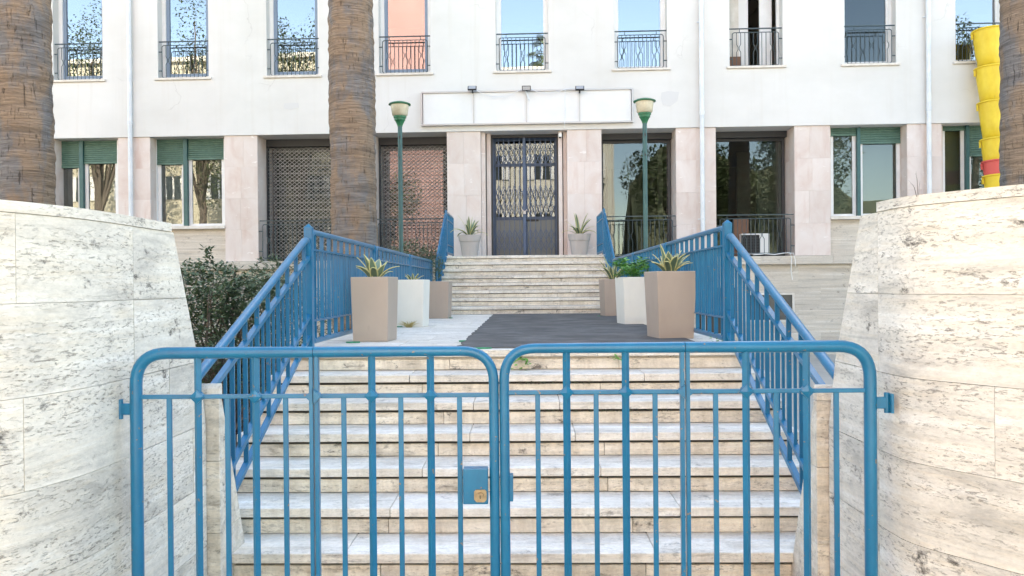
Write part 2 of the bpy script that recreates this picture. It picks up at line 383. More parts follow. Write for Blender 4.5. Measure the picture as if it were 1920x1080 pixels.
LZ = 7 * 0.1626; SY0 = 6.26; TR = 0.32; RI = 0.1626        # landing height, foot of its front riser, tread, riser
XL, XR = -2.0, 1.86
def joints(x0, x1, n, seed):
    rr = random.Random(seed); xs = [x0]
    for i in range(1, n): xs.append(x0 + (x1 - x0) * (i / n + rr.uniform(-0.09, 0.09)))
    return xs + [x1]
def staircase(name, y_top, z_top, nr, rise, x0, x1, down, ncols):
    """nr risers; y_top = face of the top riser; treads and risers are single slabs"""
    core = MB()
    for k in range(nr):
        yk = y_top - TR * k
        core.box(x0 + .01, x1 - .01, yk + 0.028, yk + TR + 0.03, down, z_top - rise * k - 0.056)
    root = core.build(name, 'joint'); structure(root)
    for k in range(nr):
        yk = y_top - TR * k; zt = z_top - rise * k
        rr = random.Random(k * 3 + int(z_top * 100))
        js = joints(x0, x1, ncols, k * 7 + 1)
        if k > 0:
            for a, b in zip(js, js[1:]):
                j = rr.uniform(-.003, .003)
                MB().box(a + .0015, b - .0015, yk - 0.03 + j, yk + TR + 0.018, zt - 0.055, zt + rr.uniform(-.0015, .0015)).build('tread_slab', 'travertine_tread', root, bevel=0.005)
        js = joints(x0, x1, ncols, k * 11 + 5)
        for a, b in zip(js, js[1:]):
            j = rr.uniform(-.002, .003)
            MB().box(a + .0015, b - .0015, yk + j, yk + 0.022, zt - rise + 0.004, zt - (0.076 if nr == 7 else 0.066)).build('riser_slab', 'travertine_step', root, bevel=0.003)
    return root
low = staircase('lower_steps', SY0, LZ, 7, RI, XL, XR, 0.0, 3)
UY = 13.75; UR = 0.1414; UZ = LZ + 8 * UR
UTOP = UY + 7 * TR
upp = staircase('upper_steps', UTOP, UZ, 8, UR, -1.72, 1.66, 0.5, 3)

# the long landing: a solid base and paving slabs
land = MB().box(XL, XR, SY0 + 0.024, UY + 0.5, 0.03, LZ - 0.03).build('landing', 'travertine_plinth'); structure(land)
rr = random.Random(3)
ys = [SY0 - 0.03, 6.62] + [6.62 + 0.713 * i for i in range(1, 11)]
for i, (a, b) in enumerate(zip(ys, ys[1:])):
    xs = joints(XL, XR, 4, i + 40)
    for c, d in zip(xs, xs[1:]):
        MB().box(c + .0015, d - .0015, a + .0015, b - .0015, LZ - (0.055 if i == 0 else 0.03), LZ + rr.uniform(-.001, .001)).build('paving_slab', 'travertine_tread', land, bevel=0.004)
top = MB().box(-1.95, 1.9, UTOP + 0.026, 17.95, 0.02, UZ - 0.057).build('door_terrace', 'travertine_plinth'); structure(top)
xs = joints(-1.72, 1.66, 3, 77)
for c, d in zip(xs, xs[1:]):
    MB().box(c + .0015, d - .0015, UTOP - 0.03, UTOP + 0.62, UZ - 0.055, UZ).build('paving_slab', 'travertine_tread', top, bevel=0.005)
    MB().box(c + .0015, d - .0015, UTOP + 0.623, 17.95, UZ - 0.05, UZ - .001).build('paving_slab', 'travertine_tread', top, bevel=0.004)
for s in (-1, 1):   # rough white kerb stones closing the landing's edge beside the upper flight
    x = -1.79 if s < 0 else 1.66
    MB().box(x, x + 0.13, UY - .1, UTOP + .7, 0.05, LZ + 0.05).build('kerb_stone', 'travertine_plinth', upp)

# ================================================================== CURVED ENTRANCE WALLS
def catmull(pts, n=8):
    out = []
    for i in range(len(pts) - 1):
        p0 = Vector(pts[max(i - 1, 0)]); p1 = Vector(pts[i]); p2 = Vector(pts[i + 1]); p3 = Vector(pts[min(i + 2, len(pts) - 1)])
        for k in range(n):
            t = k / n
            out.append(0.5 * ((2 * p1) + (p2 - p0) * t + (2 * p0 - 5 * p1 + 4 * p2 - p3) * t * t + (3 * p1 - p0 - 3 * p2 + p3) * t ** 3))
    out.append(Vector(pts[-1])); return out
YCAP = 4.085
def yend(z): return min(YCAP, YCAP - 0.36 + 0.42 * (1.92 - z))
def entrance_wall(name, ret_far, corner, curve, side, label, top, cope_split):
    root = thing(name, label, 'wall', (corner[0], corner[1], 0))
    C = Vector(corner)
    pts = catmull([corner] + curve, 7)
    T = 0.40
    def offs(path, t):
        res = []
        for i, p in enumerate(path):
            d = (path[min(i + 1, len(path) - 1)] - path[max(i - 1, 0)]).normalized()
            nrm = Vector((-d.y, d.x)) * side
            res.append(p + nrm * t)
        return res
    def block(path_f, path_b, z0, z1, nm, m, bev=0.006):
        mb = MB(); n = len(path_f); vs = []
        for i in range(n):
            for q in (path_f[i], path_b[i]):
                q0 = q if len(q) == 2 else q
                vs.append((q0[0] - C.x, q0[1] - C.y, z0)); vs.append((q0[0] - C.x, q0[1] - C.y, z1))
        fs = []
        for i in range(n - 1):
            a = i * 4; b = a + 4
            fs += [(a, b, b + 1, a + 1), (a + 2, a + 3, b + 3, b + 2), (a + 1, b + 1, b + 3, a + 3), (a, a + 2, b + 2, b)]
        fs += [(0, 1, 3, 2), (4 * n - 4, 4 * n - 2, 4 * n - 1, 4 * n - 3)]
        mb.add(vs, fs)
        o = mb.build(nm, m, root, smooth=25); 
        me = o.data
        import bmesh
        bm = bmesh.new(); bm.from_mesh(me); bmesh.ops.recalc_face_normals(bm, faces=bm.faces); bm.to_mesh(me); bm.free()
        return o
    zs = [0.0, 0.27, 0.60, 0.93, 1.27, 1.61, top]
    # arc length along the curved front
    L = [0.0]
    for a, b in zip(pts, pts[1:]): L.append(L[-1] + (b - a).length)
    def sub(s0, s1):
        out = []
        def at(s):
            for i in range(len(L) - 1):
                if L[i] <= s <= L[i + 1]:
                    return pts[i].lerp(pts[i + 1], (s - L[i]) / (L[i + 1] - L[i]))
            return pts[-1].copy()
        out.append(at(s0)); out += [p for p, l in zip(pts, L) if s0 + .004 < l < s1 - .004]; out.append(at(s1)); return out
    rr = random.Random(int(top * 1000) + side)
    rd = Vector((ret_far[0] - C.x, ret_far[1] - C.y)).normalized()
    outv = Vector((1, 0)) if side > 0 else Vector((-1, 0))
    for ci, (z0, z1) in enumerate(zip(zs, zs[1:])):
        s = 0.0; first = True
        lengths = [rr.uniform(0.28, 0.8)] if ci % 2 else [rr.uniform(0.9, 1.2)]
        while s < min(L[-1], 5.2) - 0.1:
            ln = lengths.pop() if lengths else rr.uniform(0.85, 1.35)
            e = min(s + ln, L[-1])
            pf = sub(s + .0008, e - .0008); pb = offs(pf, T)
            j = rr.uniform(-.0015, .0015)
            pf = offs(pf, j)
            block(pf, pb, z0 + .0009, z1 - .0009, 'stone_slab', 'travertine_wall')
            s = e
        # the straight return beside the stairs, its far end battered
        ya, yb = yend(z0), yend(z1)
        cut = 0.34 if ci % 2 else 0.60
        def pt(y): return C + rd * ((y - C.y) / rd.y)
        def hexblk(y0a, y0b, y1a, y1b, j):
            a0, a1, b0, b1 = pt(y0a), pt(y0b), pt(y1a), pt(y1b)
            o = outv * T; jj = outv * j
            c = [(*(a0 + jj - C), z0 + .0015), (*(b0 + jj - C), z0 + .0015), (*(b0 + o - C), z0 + .0015), (*(a0 + o - C), z0 + .0015),
                 (*(a1 + jj - C), z1 - .0015), (*(b1 + jj - C), z1 - .0015), (*(b1 + o - C), z1 - .0015), (*(a1 + o - C), z1 - .0015)]
            ob = MB().hexa(c).build('stone_slab', 'travertine_wall', root)
            import bmesh
            bm = bmesh.new(); bm.from_mesh(ob.data); bmesh.ops.recalc_face_normals(bm, faces=bm.faces); bm.to_mesh(ob.data); bm.free()
        m0 = C.y + cut
        if m0 < min(ya, yb) - 0.12:
            hexblk(C.y + .0015, C.y + .0015, m0 - .0015, m0 - .0015, rr.uniform(0, .002)); hexblk(m0 + .0015, m0 + .0015, ya, yb, rr.uniform(0, .002))
        else: hexblk(C.y + .0015, C.y + .0015, ya, yb, rr.uniform(0, .002))
    # dark mortar core inside
    cf = offs(sub(0.0, 5.2), 0.02); cb = offs(sub(0.0, 5.2), T - .03)
    block(cf, cb, 0.0, top - 0.02, 'mortar_core', 'mortar')
    a0, a1 = C, pt(3.60)
    c = []
    for z, ye in ((0.0, YCAP - .035), (top - .02, yend(top) - .03)):
        p0 = C + outv * .02; p1 = C + rd * ((ye - C.y) / rd.y) + outv * .02
        p2 = p1 + outv * (T - .06); p3 = p0 + outv * (T - .06)
        c += [(*(q - C), z) for q in (p0, p1, p2, p3)]
    ob = MB().hexa(c).build('mortar_core', 'mortar', root)
    # coping stones
    s = 0.0 if cope_split else 0.0
    while s < 5.0:
        e = min(s + rr.uniform(1.0, 1.4), 5.2)
        pf = offs(sub(s + .001, e - .001), -0.004); pb = offs(sub(s + .001, e - .001), T + .004)
        block(pf, pb, top + .001, top + 0.042, 'coping_stone', 'travertine_wall'); s = e
    if not cope_split:
        ye = yend(top) - 0.03
        p0, p1 = C, C + rd * ((ye - C.y) / rd.y)
        c = []
        for z in (top + .001, top + .042):
            c += [(*(q - C), z) for q in (p0 - outv * .004, p1 - outv * .004, p1 + outv * T, p0 + outv * T)]
        MB().hexa(c).build('coping_stone', 'travertine_wall', root)
    for o in root.children:
        import bmesh
        bm = bmesh.new(); bm.from_mesh(o.data); bmesh.ops.recalc_face_normals(bm, faces=bm.faces); bm.to_mesh(o.data); bm.free()
    return root
YCAP = 4.145
entrance_wall('entrance_wall', (-1.737, 4.05), (-1.732, 3.38), [(-1.730, 3.26), (-1.734, 3.13), (-1.745, 3.0), (-1.775, 2.88), (-1.86, 2.67), (-2.09, 2.44), (-2.5, 2.28), (-3.2, 2.2), (-5.0, 2.15), (-8, 2.15)], -1,
              'curved pale travertine wall on the left of the blue gate', 1.935, False)
YCAP = 3.945
entrance_wall('entrance_wall', (1.522, 4.05), (1.531, 3.40), [(1.534, 3.28), (1.545, 3.19), (1.582, 3.10), (1.665, 2.98), (1.80, 2.80), (2.05, 2.58), (2.42, 2.40), (3.0, 2.28), (5.0, 2.2), (8, 2.15)], 1,
              'curved cream travertine wall on the right of the blue gate', 1.965, True)
# low tapering piers at the foot of the steps
def pier(xo, xi, y0, label):
    root = thing('stone_pier', label, 'pier', (xo, y0, 0), group='low piers at the foot of the steps')
    zs = [0, 0.33, 0.72, 1.06]
    for z0, z1 in zip(zs, zs[1:]):
        ya, yb = 0.42 - 0.36 * z0, 0.42 - 0.36 * z1
        dx = xi - xo
        a, b = sorted((0, dx))
        MB().hexa([(a, 0, z0 + .001), (b, 0, z0 + .001), (b, ya, z0 + .001), (a, ya, z0 + .001), (a, 0, z1 - .001), (b, 0, z1 - .001), (b, yb, z1 - .001), (a, yb, z1 - .001)]).build('stone_slab', 'travertine_step', root, bevel=0.004)
    mb = MB(); n = 8; a, b = sorted((0, xi - xo))
    if a < 0: a += .004
    else: b -= .004
    vs = []
    for i in range(n + 1):
        t = i / n * math.pi / 2
        vs += [(a, 0.002 + 0.05 * (1 - math.cos(t)), 1.061 + 0.075 * math.sin(t)), (b, 0.002 + 0.05 * (1 - math.cos(t)), 1.061 + 0.075 * math.sin(t))]
    vs += [(a, 0.055, 1.061), (b, 0.055, 1.061)]
    k = len(vs)
    mb.add(vs, [(2 * i, 2 * i + 1, 2 * i + 3, 2 * i + 2) for i in range(n)] + [(k - 2, k - 4, k - 3, k - 1), tuple(range(0, k - 2, 2)) + (k - 2,), tuple(reversed(range(1, k - 2, 2))) + (k - 1,)][0:3])
    mb.build('rounded_cap', 'travertine_step', root)
pier(-1.80, -1.667, 4.15, 'narrow tapered stone pier at the left foot of the lower steps')
pier(1.60, 1.466, 3.95, 'narrow tapered stone pier at the right foot of the lower steps')

# ================================================================== OFFICE BUILDING (built in the facade's own frame)
B = thing('office_building', 'white plastered office building with pink stone pilasters behind the steps', 'building', (0, FY, 0), FA)
ZB = fz(984, 244.5)            # underside of the white upper wall
ZS = fz(984, 137.0)            # underside of the upper sills
ZF = UZ                        # ground floor level
ZT = 15.9  # unseen roof height, chosen so the building's shadow ends just behind the camera
UW = []
for a, b in ((-108, -14), (100, 192.5), (296, 391), (500, 598), (710.5, 807), (930, 1028.5), (1152.5, 1251), (1368, 1468), (1583, 1680.5), (1792, 1889), (2004, 2100)):
    UW.append((fu(a, 120), fu(b, 120)))
UEND = (UW[0][0] - 8, UW[-1][1] + 8)
WZ0, WZ1 = ZS + 0.055, ZS + 2.35
def wall_with_holes(us, zs, holes, v0, depth, name, m, parent):
    mb = MB()
    for a, b in zip(us, us[1:]):
        for c, d in zip(zs, zs[1:]):
            um, zm = (a + b) / 2, (c + d) / 2
            if any(h[0] < um < h[1] and h[2] < zm < h[3] for h in holes): continue
            mb.add([(a, v0, c), (b, v0, c), (b, v0, d), (a, v0, d)], [(0, 1, 2, 3)])
    for (a, b, c, d) in holes:
        e = v0 + depth
        mb.add([(a, v0, c), (a, e, c), (a, e, d), (a, v0, d)], [(0, 1, 2, 3)])
        mb.add([(b, v0, c), (b, e, c), (b, e, d), (b, v0, d)], [(3, 2, 1, 0)])
        mb.add([(a, v0, c), (b, v0, c), (b, e, c), (a, e, c)], [(0, 1, 2, 3)])
        mb.add([(a, v0, d), (b, v0, d), (b, e, d), (a, e, d)], [(3, 2, 1, 0)])
    return mb.build(name, m, parent)
us = sorted(set([UEND[0], UEND[1]] + [x for w_ in UW for x in w_]))
wall_with_holes(us, [ZS - .02, WZ0, WZ1, ZT], [(a, b, WZ0, WZ1) for a, b in UW], 0.0, 0.34, 'upper_wall', 'plaster', B)
MB().box(UEND[0], UEND[1], -0.014, 0.80, ZB, ZS - 0.021).build('lower_band', 'plaster', B)
mb = MB(); mb.box(UEND[0], UEND[1], 0.345, 0.36, WZ1 + 0.1, ZT); mb.box(UEND[0], UEND[1], 0.36, 12, ZT - .3, ZT)
mb.box(UEND[0], UEND[0] + .3, 0.36, 12, 0, ZT - .3); mb.box(UEND[1] - .3, UEND[1], 0.36, 12, 0, ZT - .3); mb.box(UEND[0], UEND[1], 12, 12.3, 0, ZT)
mb.build('rear_wall', 'plaster', B)
# rooms behind the glass
def room(z0, z1, v0, v1, nm, parts):
    mb = MB(); a, b = UEND[0] + .4, UEND[1] - .4
    mb.add([(a, v1, z0), (b, v1, z0), (b, v1, z1), (a, v1, z1)], [(0, 1, 2, 3)])
    mb.add([(a, v0, z0), (b, v0, z0), (b, v1, z0), (a, v1, z0)], [(0, 1, 2, 3)])
    mb.add([(a, v0, z1), (b, v0, z1), (b, v1, z1), (a, v1, z1)], [(3, 2, 1, 0)])
    for u in parts: mb.box(u - .06, u + .06, v0 + .02, v1 - .01, z0 + .01, z1 - .01)
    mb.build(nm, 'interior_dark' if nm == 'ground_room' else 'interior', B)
room(ZS - .015, ZS + 2.9, 0.40, 5.4, 'upper_room', [(UW[i][1] + UW[i + 1][0]) / 2 for i in (1, 2, 4, 6, 7, 8)])
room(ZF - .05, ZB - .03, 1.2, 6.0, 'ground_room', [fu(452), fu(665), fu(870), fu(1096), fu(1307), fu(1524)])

def grille(u0, u1, z0, z1, v, parent, nm='window_grille', flat=False, step=0.098):
    """thin wrought railing: top bar, rounded frame, bars, every other pair pinched to an hourglass"""
    mb = MB(); r = 0.008
    mb.bar((u0 - .01, v, z1), (u1 + .01, v, z1), 0.03, 0.022, (0, 1, 0))
    ft = z1 - 0.085; i0, i1 = u0 + 0.055, u1 - 0.055; rc = 0.05
    loop = [Vector((i0, v, z0 + rc))] + arc((i0 + rc, v, ft - rc), rc, math.pi, math.pi / 2, 4, (1, 0, 0), (0, 0, 1)) + arc((i1 - rc, v, ft - rc), rc, math.pi / 2, 0, 4, (1, 0, 0), (0, 0, 1)) \
        + arc((i1 - rc, v, z0 + rc), rc, 0, -math.pi / 2, 4, (1, 0, 0), (0, 0, 1)) + arc((i0 + rc, v, z0 + rc), rc, -math.pi / 2, -math.pi, 4, (1, 0, 0), (0, 0, 1))
    mb.tube(loop, 0.010, 6)
    n = max(3, int(round((i1 - i0) / step))); st = (i1 - i0) / n; zm = z0 + (ft - z0) * 0.53
    for k in range(1, n):
        x = i0 + st * k
        ph = k % 4
        if ph in (1, 2):
            dx = st * 0.36 * (1 if ph == 1 else -1)
            mb.tube([(x, v, z0), (x, v, zm - .09), (x + dx, v, zm - .03), (x + dx, v, zm + .03), (x, v, zm + .09), (x, v, ft)], r, 5, cap=False)
        else: mb.tube([(x, v, z0), (x, v, ft)], r, 5, cap=False)
    for x in (i0 + .16, i1 - .16): mb.bar((x, v, ft), (x, v, z1), .014, .014)
    for zz in (z0 + 0.16, z0 + (ft - z0) * .8):
        mb.bar((u0 - .03, v, zz), (i0, v, zz), .02, .02, (0, 1, 0)); mb.bar((i1, v, zz), (u1 + .03, v, zz), .02, .02, (0, 1, 0))
    o = mb.build(nm, 'grille_metal', parent, smooth=40); o['kind'] = 'stuff'
    return o
def frame(u0, u1, z0, z1, v, wd, dp, name, m, parent):
    mb = MB()
    mb.box(u0, u0 + wd, v, v + dp, z0, z1); mb.box(u1 - wd, u1, v, v + dp, z0, z1)
    mb.box(u0 + wd, u1 - wd, v, v + dp, z0, z0 + wd); mb.box(u0 + wd, u1 - wd, v, v + dp, z1 - wd, z1)
    return mb.build(name, m, parent)
for i, (a, b) in enumerate(UW):
    W = bpy.data.objects.new('window', None); COL.objects.link(W); W.parent = B
    MB().box(a - 0.07, b + 0.07, -0.055, 0.33, ZS, ZS + 0.05).build('sill', 'stone_sill', W, bevel=.004)
    left = i <= 4
    if i == 7:      # this one stands open: leaf folded in, room and boards behind
        frame(a + .001, b - .001, WZ0, WZ1 - .001, 0.24, 0.06, 0.07, 'frame', 'white_frame', W)
        MB().box(a + 0.10, a + 0.36, 0.62, 0.66, WZ0 - .05, WZ1 + .2).build('inner_shutter', 'stone_sill', W)
        MB().box(a + 0.36, a + 0.60, 0.70, 0.74, WZ0 - .05, WZ1 + .2).build('inner_shutter', 'white_plastic', W)
        MB().box(b - 0.38, b - 0.10, 0.50, 0.55, WZ0, WZ1).build('open_sash', 'white_frame', W)
        MB().box(a + 0.03, a + 0.36, 0.42, 0.46, WZ0, WZ0 + 0.34).build('brown_board', 'brown_board', W)
    else:
        frame(a + .001, b - .001, WZ0, WZ1 - .001, 0.22, 0.085 if left else 0.06, 0.06, 'frame', 'white_frame', W)
        fo = 0.085 if left else 0.06
        s0, s1 = a + fo, b - fo
        frame(s0 + .001, s1 - .001, WZ0 + fo, WZ1 - fo, 0.255, 0.075 if left else 0.05, 0.05, 'sash', 'sash_blue' if left else 'white_frame', W)
        so = 0.075 if left else 0.05
        MB().box(s0 + so - .01, s1 - so + .01, 0.285, 0.291, WZ0 + fo + so - .01, WZ1 - fo - so + .01).build('pane', 'glass_clear' if i == 8 else 'glass_coated', W)
    grille(a + .02, b - .02, WZ0 + 0.02, ZS + 0.055 + fz(984, 62.5) - fz(984, 133), 0.05, W)

# ---- ground floor: pilasters with stone slabs
def pilaster(u0, u1, z0=ZF - 0.0, seed=0, depth=0.62, side_l=True, side_r=True):
    G = bpy.data.objects.new('pilaster', None); COL.objects.link(G); G.parent = B
    MB().box(u0 + .022, u1 - .022, 0.045, 1.18, z0 - .02, ZB - .002).build('core', 'joint', G)
    rr = random.Random(seed); n = 4; H = ZB - .003 - z0
    for r_ in range(n):
        za, zb = z0 + H * r_ / n, z0 + H * (r_ + 1) / n
        m = u0 + (u1 - u0) * (0.5 if r_ % 2 == 0 else 0.5 + rr.uniform(-.12, .12))
        for a, b in ((u0 + .001, m), (m, u1 - .001)):
            MB().box(a + .001, b - .001, 0.02 + rr.uniform(0, .003), 0.044, za + .001, zb - .001).build('stone_slab', 'pink_stone', G)
        MB().box(u0, u0 + .02, 0.046, 1.18, za + .001, zb - .001).build('stone_slab', 'pink_stone', G)
        MB().box(u1 - .02, u1, 0.046, 1.18, za + .001, zb - .001).build('stone_slab', 'pink_stone', G)
PIL = [(-150, -95), (35, 100), (220.5, 281), (420.5, 482.5), (625, 700), (838, 901.5), (1063.5, 1128.5), (1268, 1343), (1490.5, 1557.5), (1702, 1767), (1905, 1965)]
PU = [(fu(a, 330), fu(b, 330)) for a, b in PIL]
for i, (a, b) in enumerate(PU): pilaster(a, b, seed=i, z0=ZF - 0.005)
# plinth below the ground floor: ledge course and travertine slabs
MB().box(UEND[0], fu(838) - .3, 0.06, 1.25, 0.0, ZF - 0.2).build('plinth_core', 'joint', B)
MB().box(fu(1128) + .3, UEND[1], 0.06, 1.25, 0.0, ZF - 0.2).build('plinth_core', 'joint', B)
for (a, b) in ((fu(-500), fu(838) - .3), (fu(1128) + .3, fu(2100))):
    u = a; k = 0; rr = random.Random(int(a * 10))
    while u < b - .05:
        e = min(u + rr.uniform(1.3, 1.7), b)
        MB().box(u + .001, e - .001, -0.10, 1.24, ZF - 0.198, ZF - 0.012).build('ledge_stone', 'travertine_plinth', B, bevel=.005)
        u = e
    for r_ in range(4):
        u = a - 0.5 * (r_ % 2); z0 = (ZF - .2) * r_ / 4; z1 = (ZF - .2) * (r_ + 1) / 4
        while u < b - .05:
            e = min(u + 1.15, b)
            if not (r_ in (1, 2) and e > fu(1395) and u < fu(1492)):
                MB().box(max(u, a) + .001, e - .001, 0.03 + rr.uniform(0, .003), 0.058, z0 + .001, z1 - .001).build('plinth_slab', 'travertine_plinth', B)
            u = e
# basement window behind the right railing
bu0, bu1 = fu(1395, 590), fu(1492, 590); bz0, bz1 = (ZF - .2) / 4, (ZF - .2) * 3 / 4
BW = bpy.data.objects.new('window', None); COL.objects.link(BW); BW.parent = B
frame(bu0 + .01, bu1 - .01, bz0 + .25, bz1 - .12, 0.035, 0.05, 0.02, 'frame', 'stone_sill', BW)
MB().box(bu0 + .06, bu1 - .06, 0.052, 0.058, bz0 + .3, bz1 - .17).build('pane', 'dark_window', BW)
mb = MB(); mb.box(bu0 - .15, bu1 + .6, 0.032, 0.056, bz1 - .118, bz1 - .001); mb.box(bu0 - .15, bu1 + .6, 0.032, .056, bz0 + .001, bz0 + .249)
mb.box(bu0 - .15, bu0 + .009, 0.032, 0.056, bz0 + .25, bz1 - .12); mb.box(bu1 - .009, bu1 + .6, 0.032, .056, bz0 + .25, bz1 - .12)
mb.build('window_surround', 'travertine_plinth', BW)

# apron walls and windows with green roller shutters
def slats(u0, u1, z0, z1, v, parent):
    mb = MB(); n = max(2, int(round((z1 - z0 - .05) / 0.05))); h = (z1 - z0 - .05) / n
    for k in range(n):
        za = z0 + .05 + k * h
        pr = [(0, v + .012), (h * .25, v - .006), (h * .7, v - .006), (h * .92, v + .010)]
        vs = []
        for dz, vv in pr: vs += [(u0, vv, za + dz), (u1, vv, za + dz)]
        mb.add(vs, [(0, 1, 3, 2), (2, 3, 5, 4), (4, 5, 7, 6)])
        mb.box(u0, u1, v + .012, v + .016, za + h * .85, za + h * 1.05)
    mb.box(u0, u1, v - .012, v + .016, z0, z0 + .048)
    for x in (u0 + .12, u1 - .12): mb.box(x - .03, x + .03, v - .03, v - .012, z0 + .008, z0 + .028)
    o = mb.build('roller_shutter', 'green_slat', parent); o['kind'] = 'stuff'
def shutter_window(xl, xm0, xm1, xr, ysill, yb_l, yb_r, xs, glass, white_jamb=True, frame_w=0.075):
    W = bpy.data.objects.new('window', None); COL.objects.link(W); W.parent = B
    u0, m0, m1, u1 = [fu(x, 350, 0.3) for x in (xl, xm0, xm1, xr)]
    us0, us1 = fu(xs[0], 350), fu(xs[1], 350)
    zs = fz((xl + xr) / 2, ysill, .1); zt = ZB - .004
    MB().box(us0 + .002, us1 - .002, 0.12, 0.42, ZF - .01, zs - .075).build('apron_wall', 'travertine_plinth', W)
    MB().box(us0 + .002, us1 - .002, -0.01, 0.43, zs - .073, zs - .002).build('sill', 'stone_sill', W, bevel=.004)
    mb = MB(); mb.box(us0 + .002, u0, 0.30, 0.42, zs, zt); mb.box(u1, us1 - .002, 0.30, 0.42, zs, zt)
    if (u0 - us0) > 0.01 or (us1 - u1) > .01: mb.build('jamb', 'white_frame' if white_jamb else 'pink_stone', W)  # white jambs on the left windows, pink stone on the right ones
    MB().box(m0, m1, 0.27, 0.42, zs, zt).build('mullion', 'green_paint', W)
    for a, b, yb in ((u0, m0, yb_l), (m1, u1, yb_r)):
        zb = fz((xl + xr) / 2, yb, .3)
        slats(a + .004, b - .004, zb, zt, 0.325, W)
        frame(a + .003, b - .003, zs, zt - .001, 0.36, frame_w, 0.05, 'frame', 'white_frame', W)
        MB().box(a + frame_w, b - frame_w, 0.385, 0.391, zs + frame_w - .005, zt - frame_w).build('pane', glass, W)
        MB().box(a, b, 0.55, 0.56, zs, zt).build('curtain', 'interior' , W)
shutter_window(-80, -35, -29, 33, 424, 318, 318, (-95, 35), 'glass_mid')
shutter_window(103, 150, 157, 220, 424, 314.5, 307, (100, 220.5), 'glass_mid')
shutter_window(294, 345, 352, 420, 424, 308, 299.5, (281, 420.5), 'glass_mid')
shutter_window(1558, 1607, 1613, 1690, 405, 254, 269.5, (1557.5, 1702), 'glass_clear', False)
shutter_window(1768, 1811, 1817, 1890, 403, 244, 293, (1767, 1905), 'glass_clear', False)
# bays closed by a rolling mesh, and the glazed bays right of the door
def mesh_bay(xl, xr):
    W = bpy.data.objects.new('mesh_bay', None); COL.objects.link(W); W.parent = B
    u0, u1 = fu(xl), fu(xr); zt = ZB - .003; zb = ZF
    MB().box(u0 + .001, u1 - .001, 0.58, 0.80, zt - .17, zt).build('shutter_box', 'dark_metal', W)
    mb = MB(); px, pz = 0.117, 0.088; n = int((u1 - u0) / (px / 2)); rows = int((zt - .17 - zb) / (pz / 2)); v = 0.64
    px = (u1 - u0 - .06) / (n / 2)
    for r_ in range(rows):
        z = zb + r_ * pz / 2
        for k in range(n):
            if (k + r_) % 2 == 0: mb.bar((u0 + .03 + k * px / 2, v, z), (u0 + .03 + (k + 1) * px / 2, v, z + pz / 2), .011, .010, (0, 1, 0))
            else: mb.bar((u0 + .03 + k * px / 2, v, z + pz / 2), (u0 + .03 + (k + 1) * px / 2, v, z), .011, .010, (0, 1, 0))
        if r_ % 4 == 0: mb.bar((u0 + .02, v - .008, z), (u1 - .02, v - .008, z), .009, .009, (0, 1, 0))
    o = mb.build('rolling_mesh', 'mesh_metal', W); o['kind'] = 'stuff'
    mb = MB(); mb.box(u0 + .001, u0 + .03, .58, .70, zb, zt - .171); mb.box(u1 - .03, u1 - .001, .58, .70, zb, zt - .171); mb.build('guide_rail', 'dark_metal', W)
    frame(u0 + .03, u1 - .03, zb + .01, zt - .172, 0.95, 0.07, 0.06, 'frame', 'dark_metal', W)
    MB().box(u0 + .1, u1 - .1, 0.978, 0.984, zb + .08, zt - .24).build('pane', 'glass_clear' if xl < 600 else 'glass_mid', W)
    grille(u0 + .03, u1 - .03, ZF + .06, ZF + .93, 0.06, W, 'railing')
mesh_bay(482.5, 625); mesh_bay(700, 838)
def glazed_bay(xl, xr, cols):
    W = bpy.data.objects.new('glazed_bay', None); COL.objects.link(W); W.parent = B
    u0, u1 = fu(xl), fu(xr); zt = ZB - .003; zb = ZF
    MB().box(u0 + .001, u1 - .001, 0.55, 1.1, zt - .14, zt).build('lintel', 'dark_metal', W)
    frame(u0 + .02, u1 - .02, zb + .005, zt - .142, 0.70, 0.06, 0.07, 'frame', 'dark_metal', W)
    MB().box(u0 + .081, u1 - .081, 0.73, 0.737, zb + .066, zt - .202).build('pane', 'glass_clear', W)
    for c, wd, v in cols:
        x = fu(c, 330, v); MB().box(x - wd / 2, x + wd / 2, v, v + .12, zb - .04, zt - .04).build('inner_column', 'stone_sill', W)
    grille(u0 + .03, u1 - .03, ZF + .06, ZF + .93, 0.06, W, 'railing')
    return W
gb = glazed_bay(1128.5, 1268, [(1143, .09, 1.4), (1178, .08, 3.0), (1238, .12, 2.2)])
gb2 = glazed_bay(1343, 1490.5, [(1440, .55, 1.9), (1400, .5, 3.2)])
MB().box(fu(1462, 330, .9), fu(1478, 330, .9), .85, 1.0, ZF, ZB - .2).build('side_frame', 'white_frame', gb2)
MB().box(fu(1375, 450, .5), fu(1402, 450, .5), .42, .5, ZF + .02, ZF + .88).build('brown_board', 'brown_board', gb2)

# entrance door with a folding security grille
D = bpy.data.objects.new('entrance_door', None); COL.objects.link(D); D.parent = B
d0, d1 = fu(921.5, 360, .5), fu(1047, 360, .5); zt = ZB - .004
for a, b in ((fu(901.5), d0), (d1, fu(1063.5))):
    m = (a + b) / 2
    MB().box(a + .001, m - .012, 0.14, 0.62, ZF, zt).build('jamb_stone', 'pink_stone', D)
    MB().box(m + .012, b - .001, 0.30 if a < 0 and m < 0 else 0.22, 0.62, ZF, zt).build('jamb_stone', 'pink_stone', D)
    MB().box(m - .011, m + .011, 0.32, 0.62, ZF, zt).build('joint_strip', 'joint', D)
v = 0.50
mb = MB(); mb.box(d0, d0 + .035, v - .03, v + .03, ZF, zt); mb.box(d1 - .035, d1, v - .03, v + .03, ZF, zt); mb.box(d0 + .035, d1 - .035, v - .03, v + .03, zt - .07, zt)
mb.build('grille_frame', 'dark_metal', D)
dm = (d0 + d1) / 2 - .01
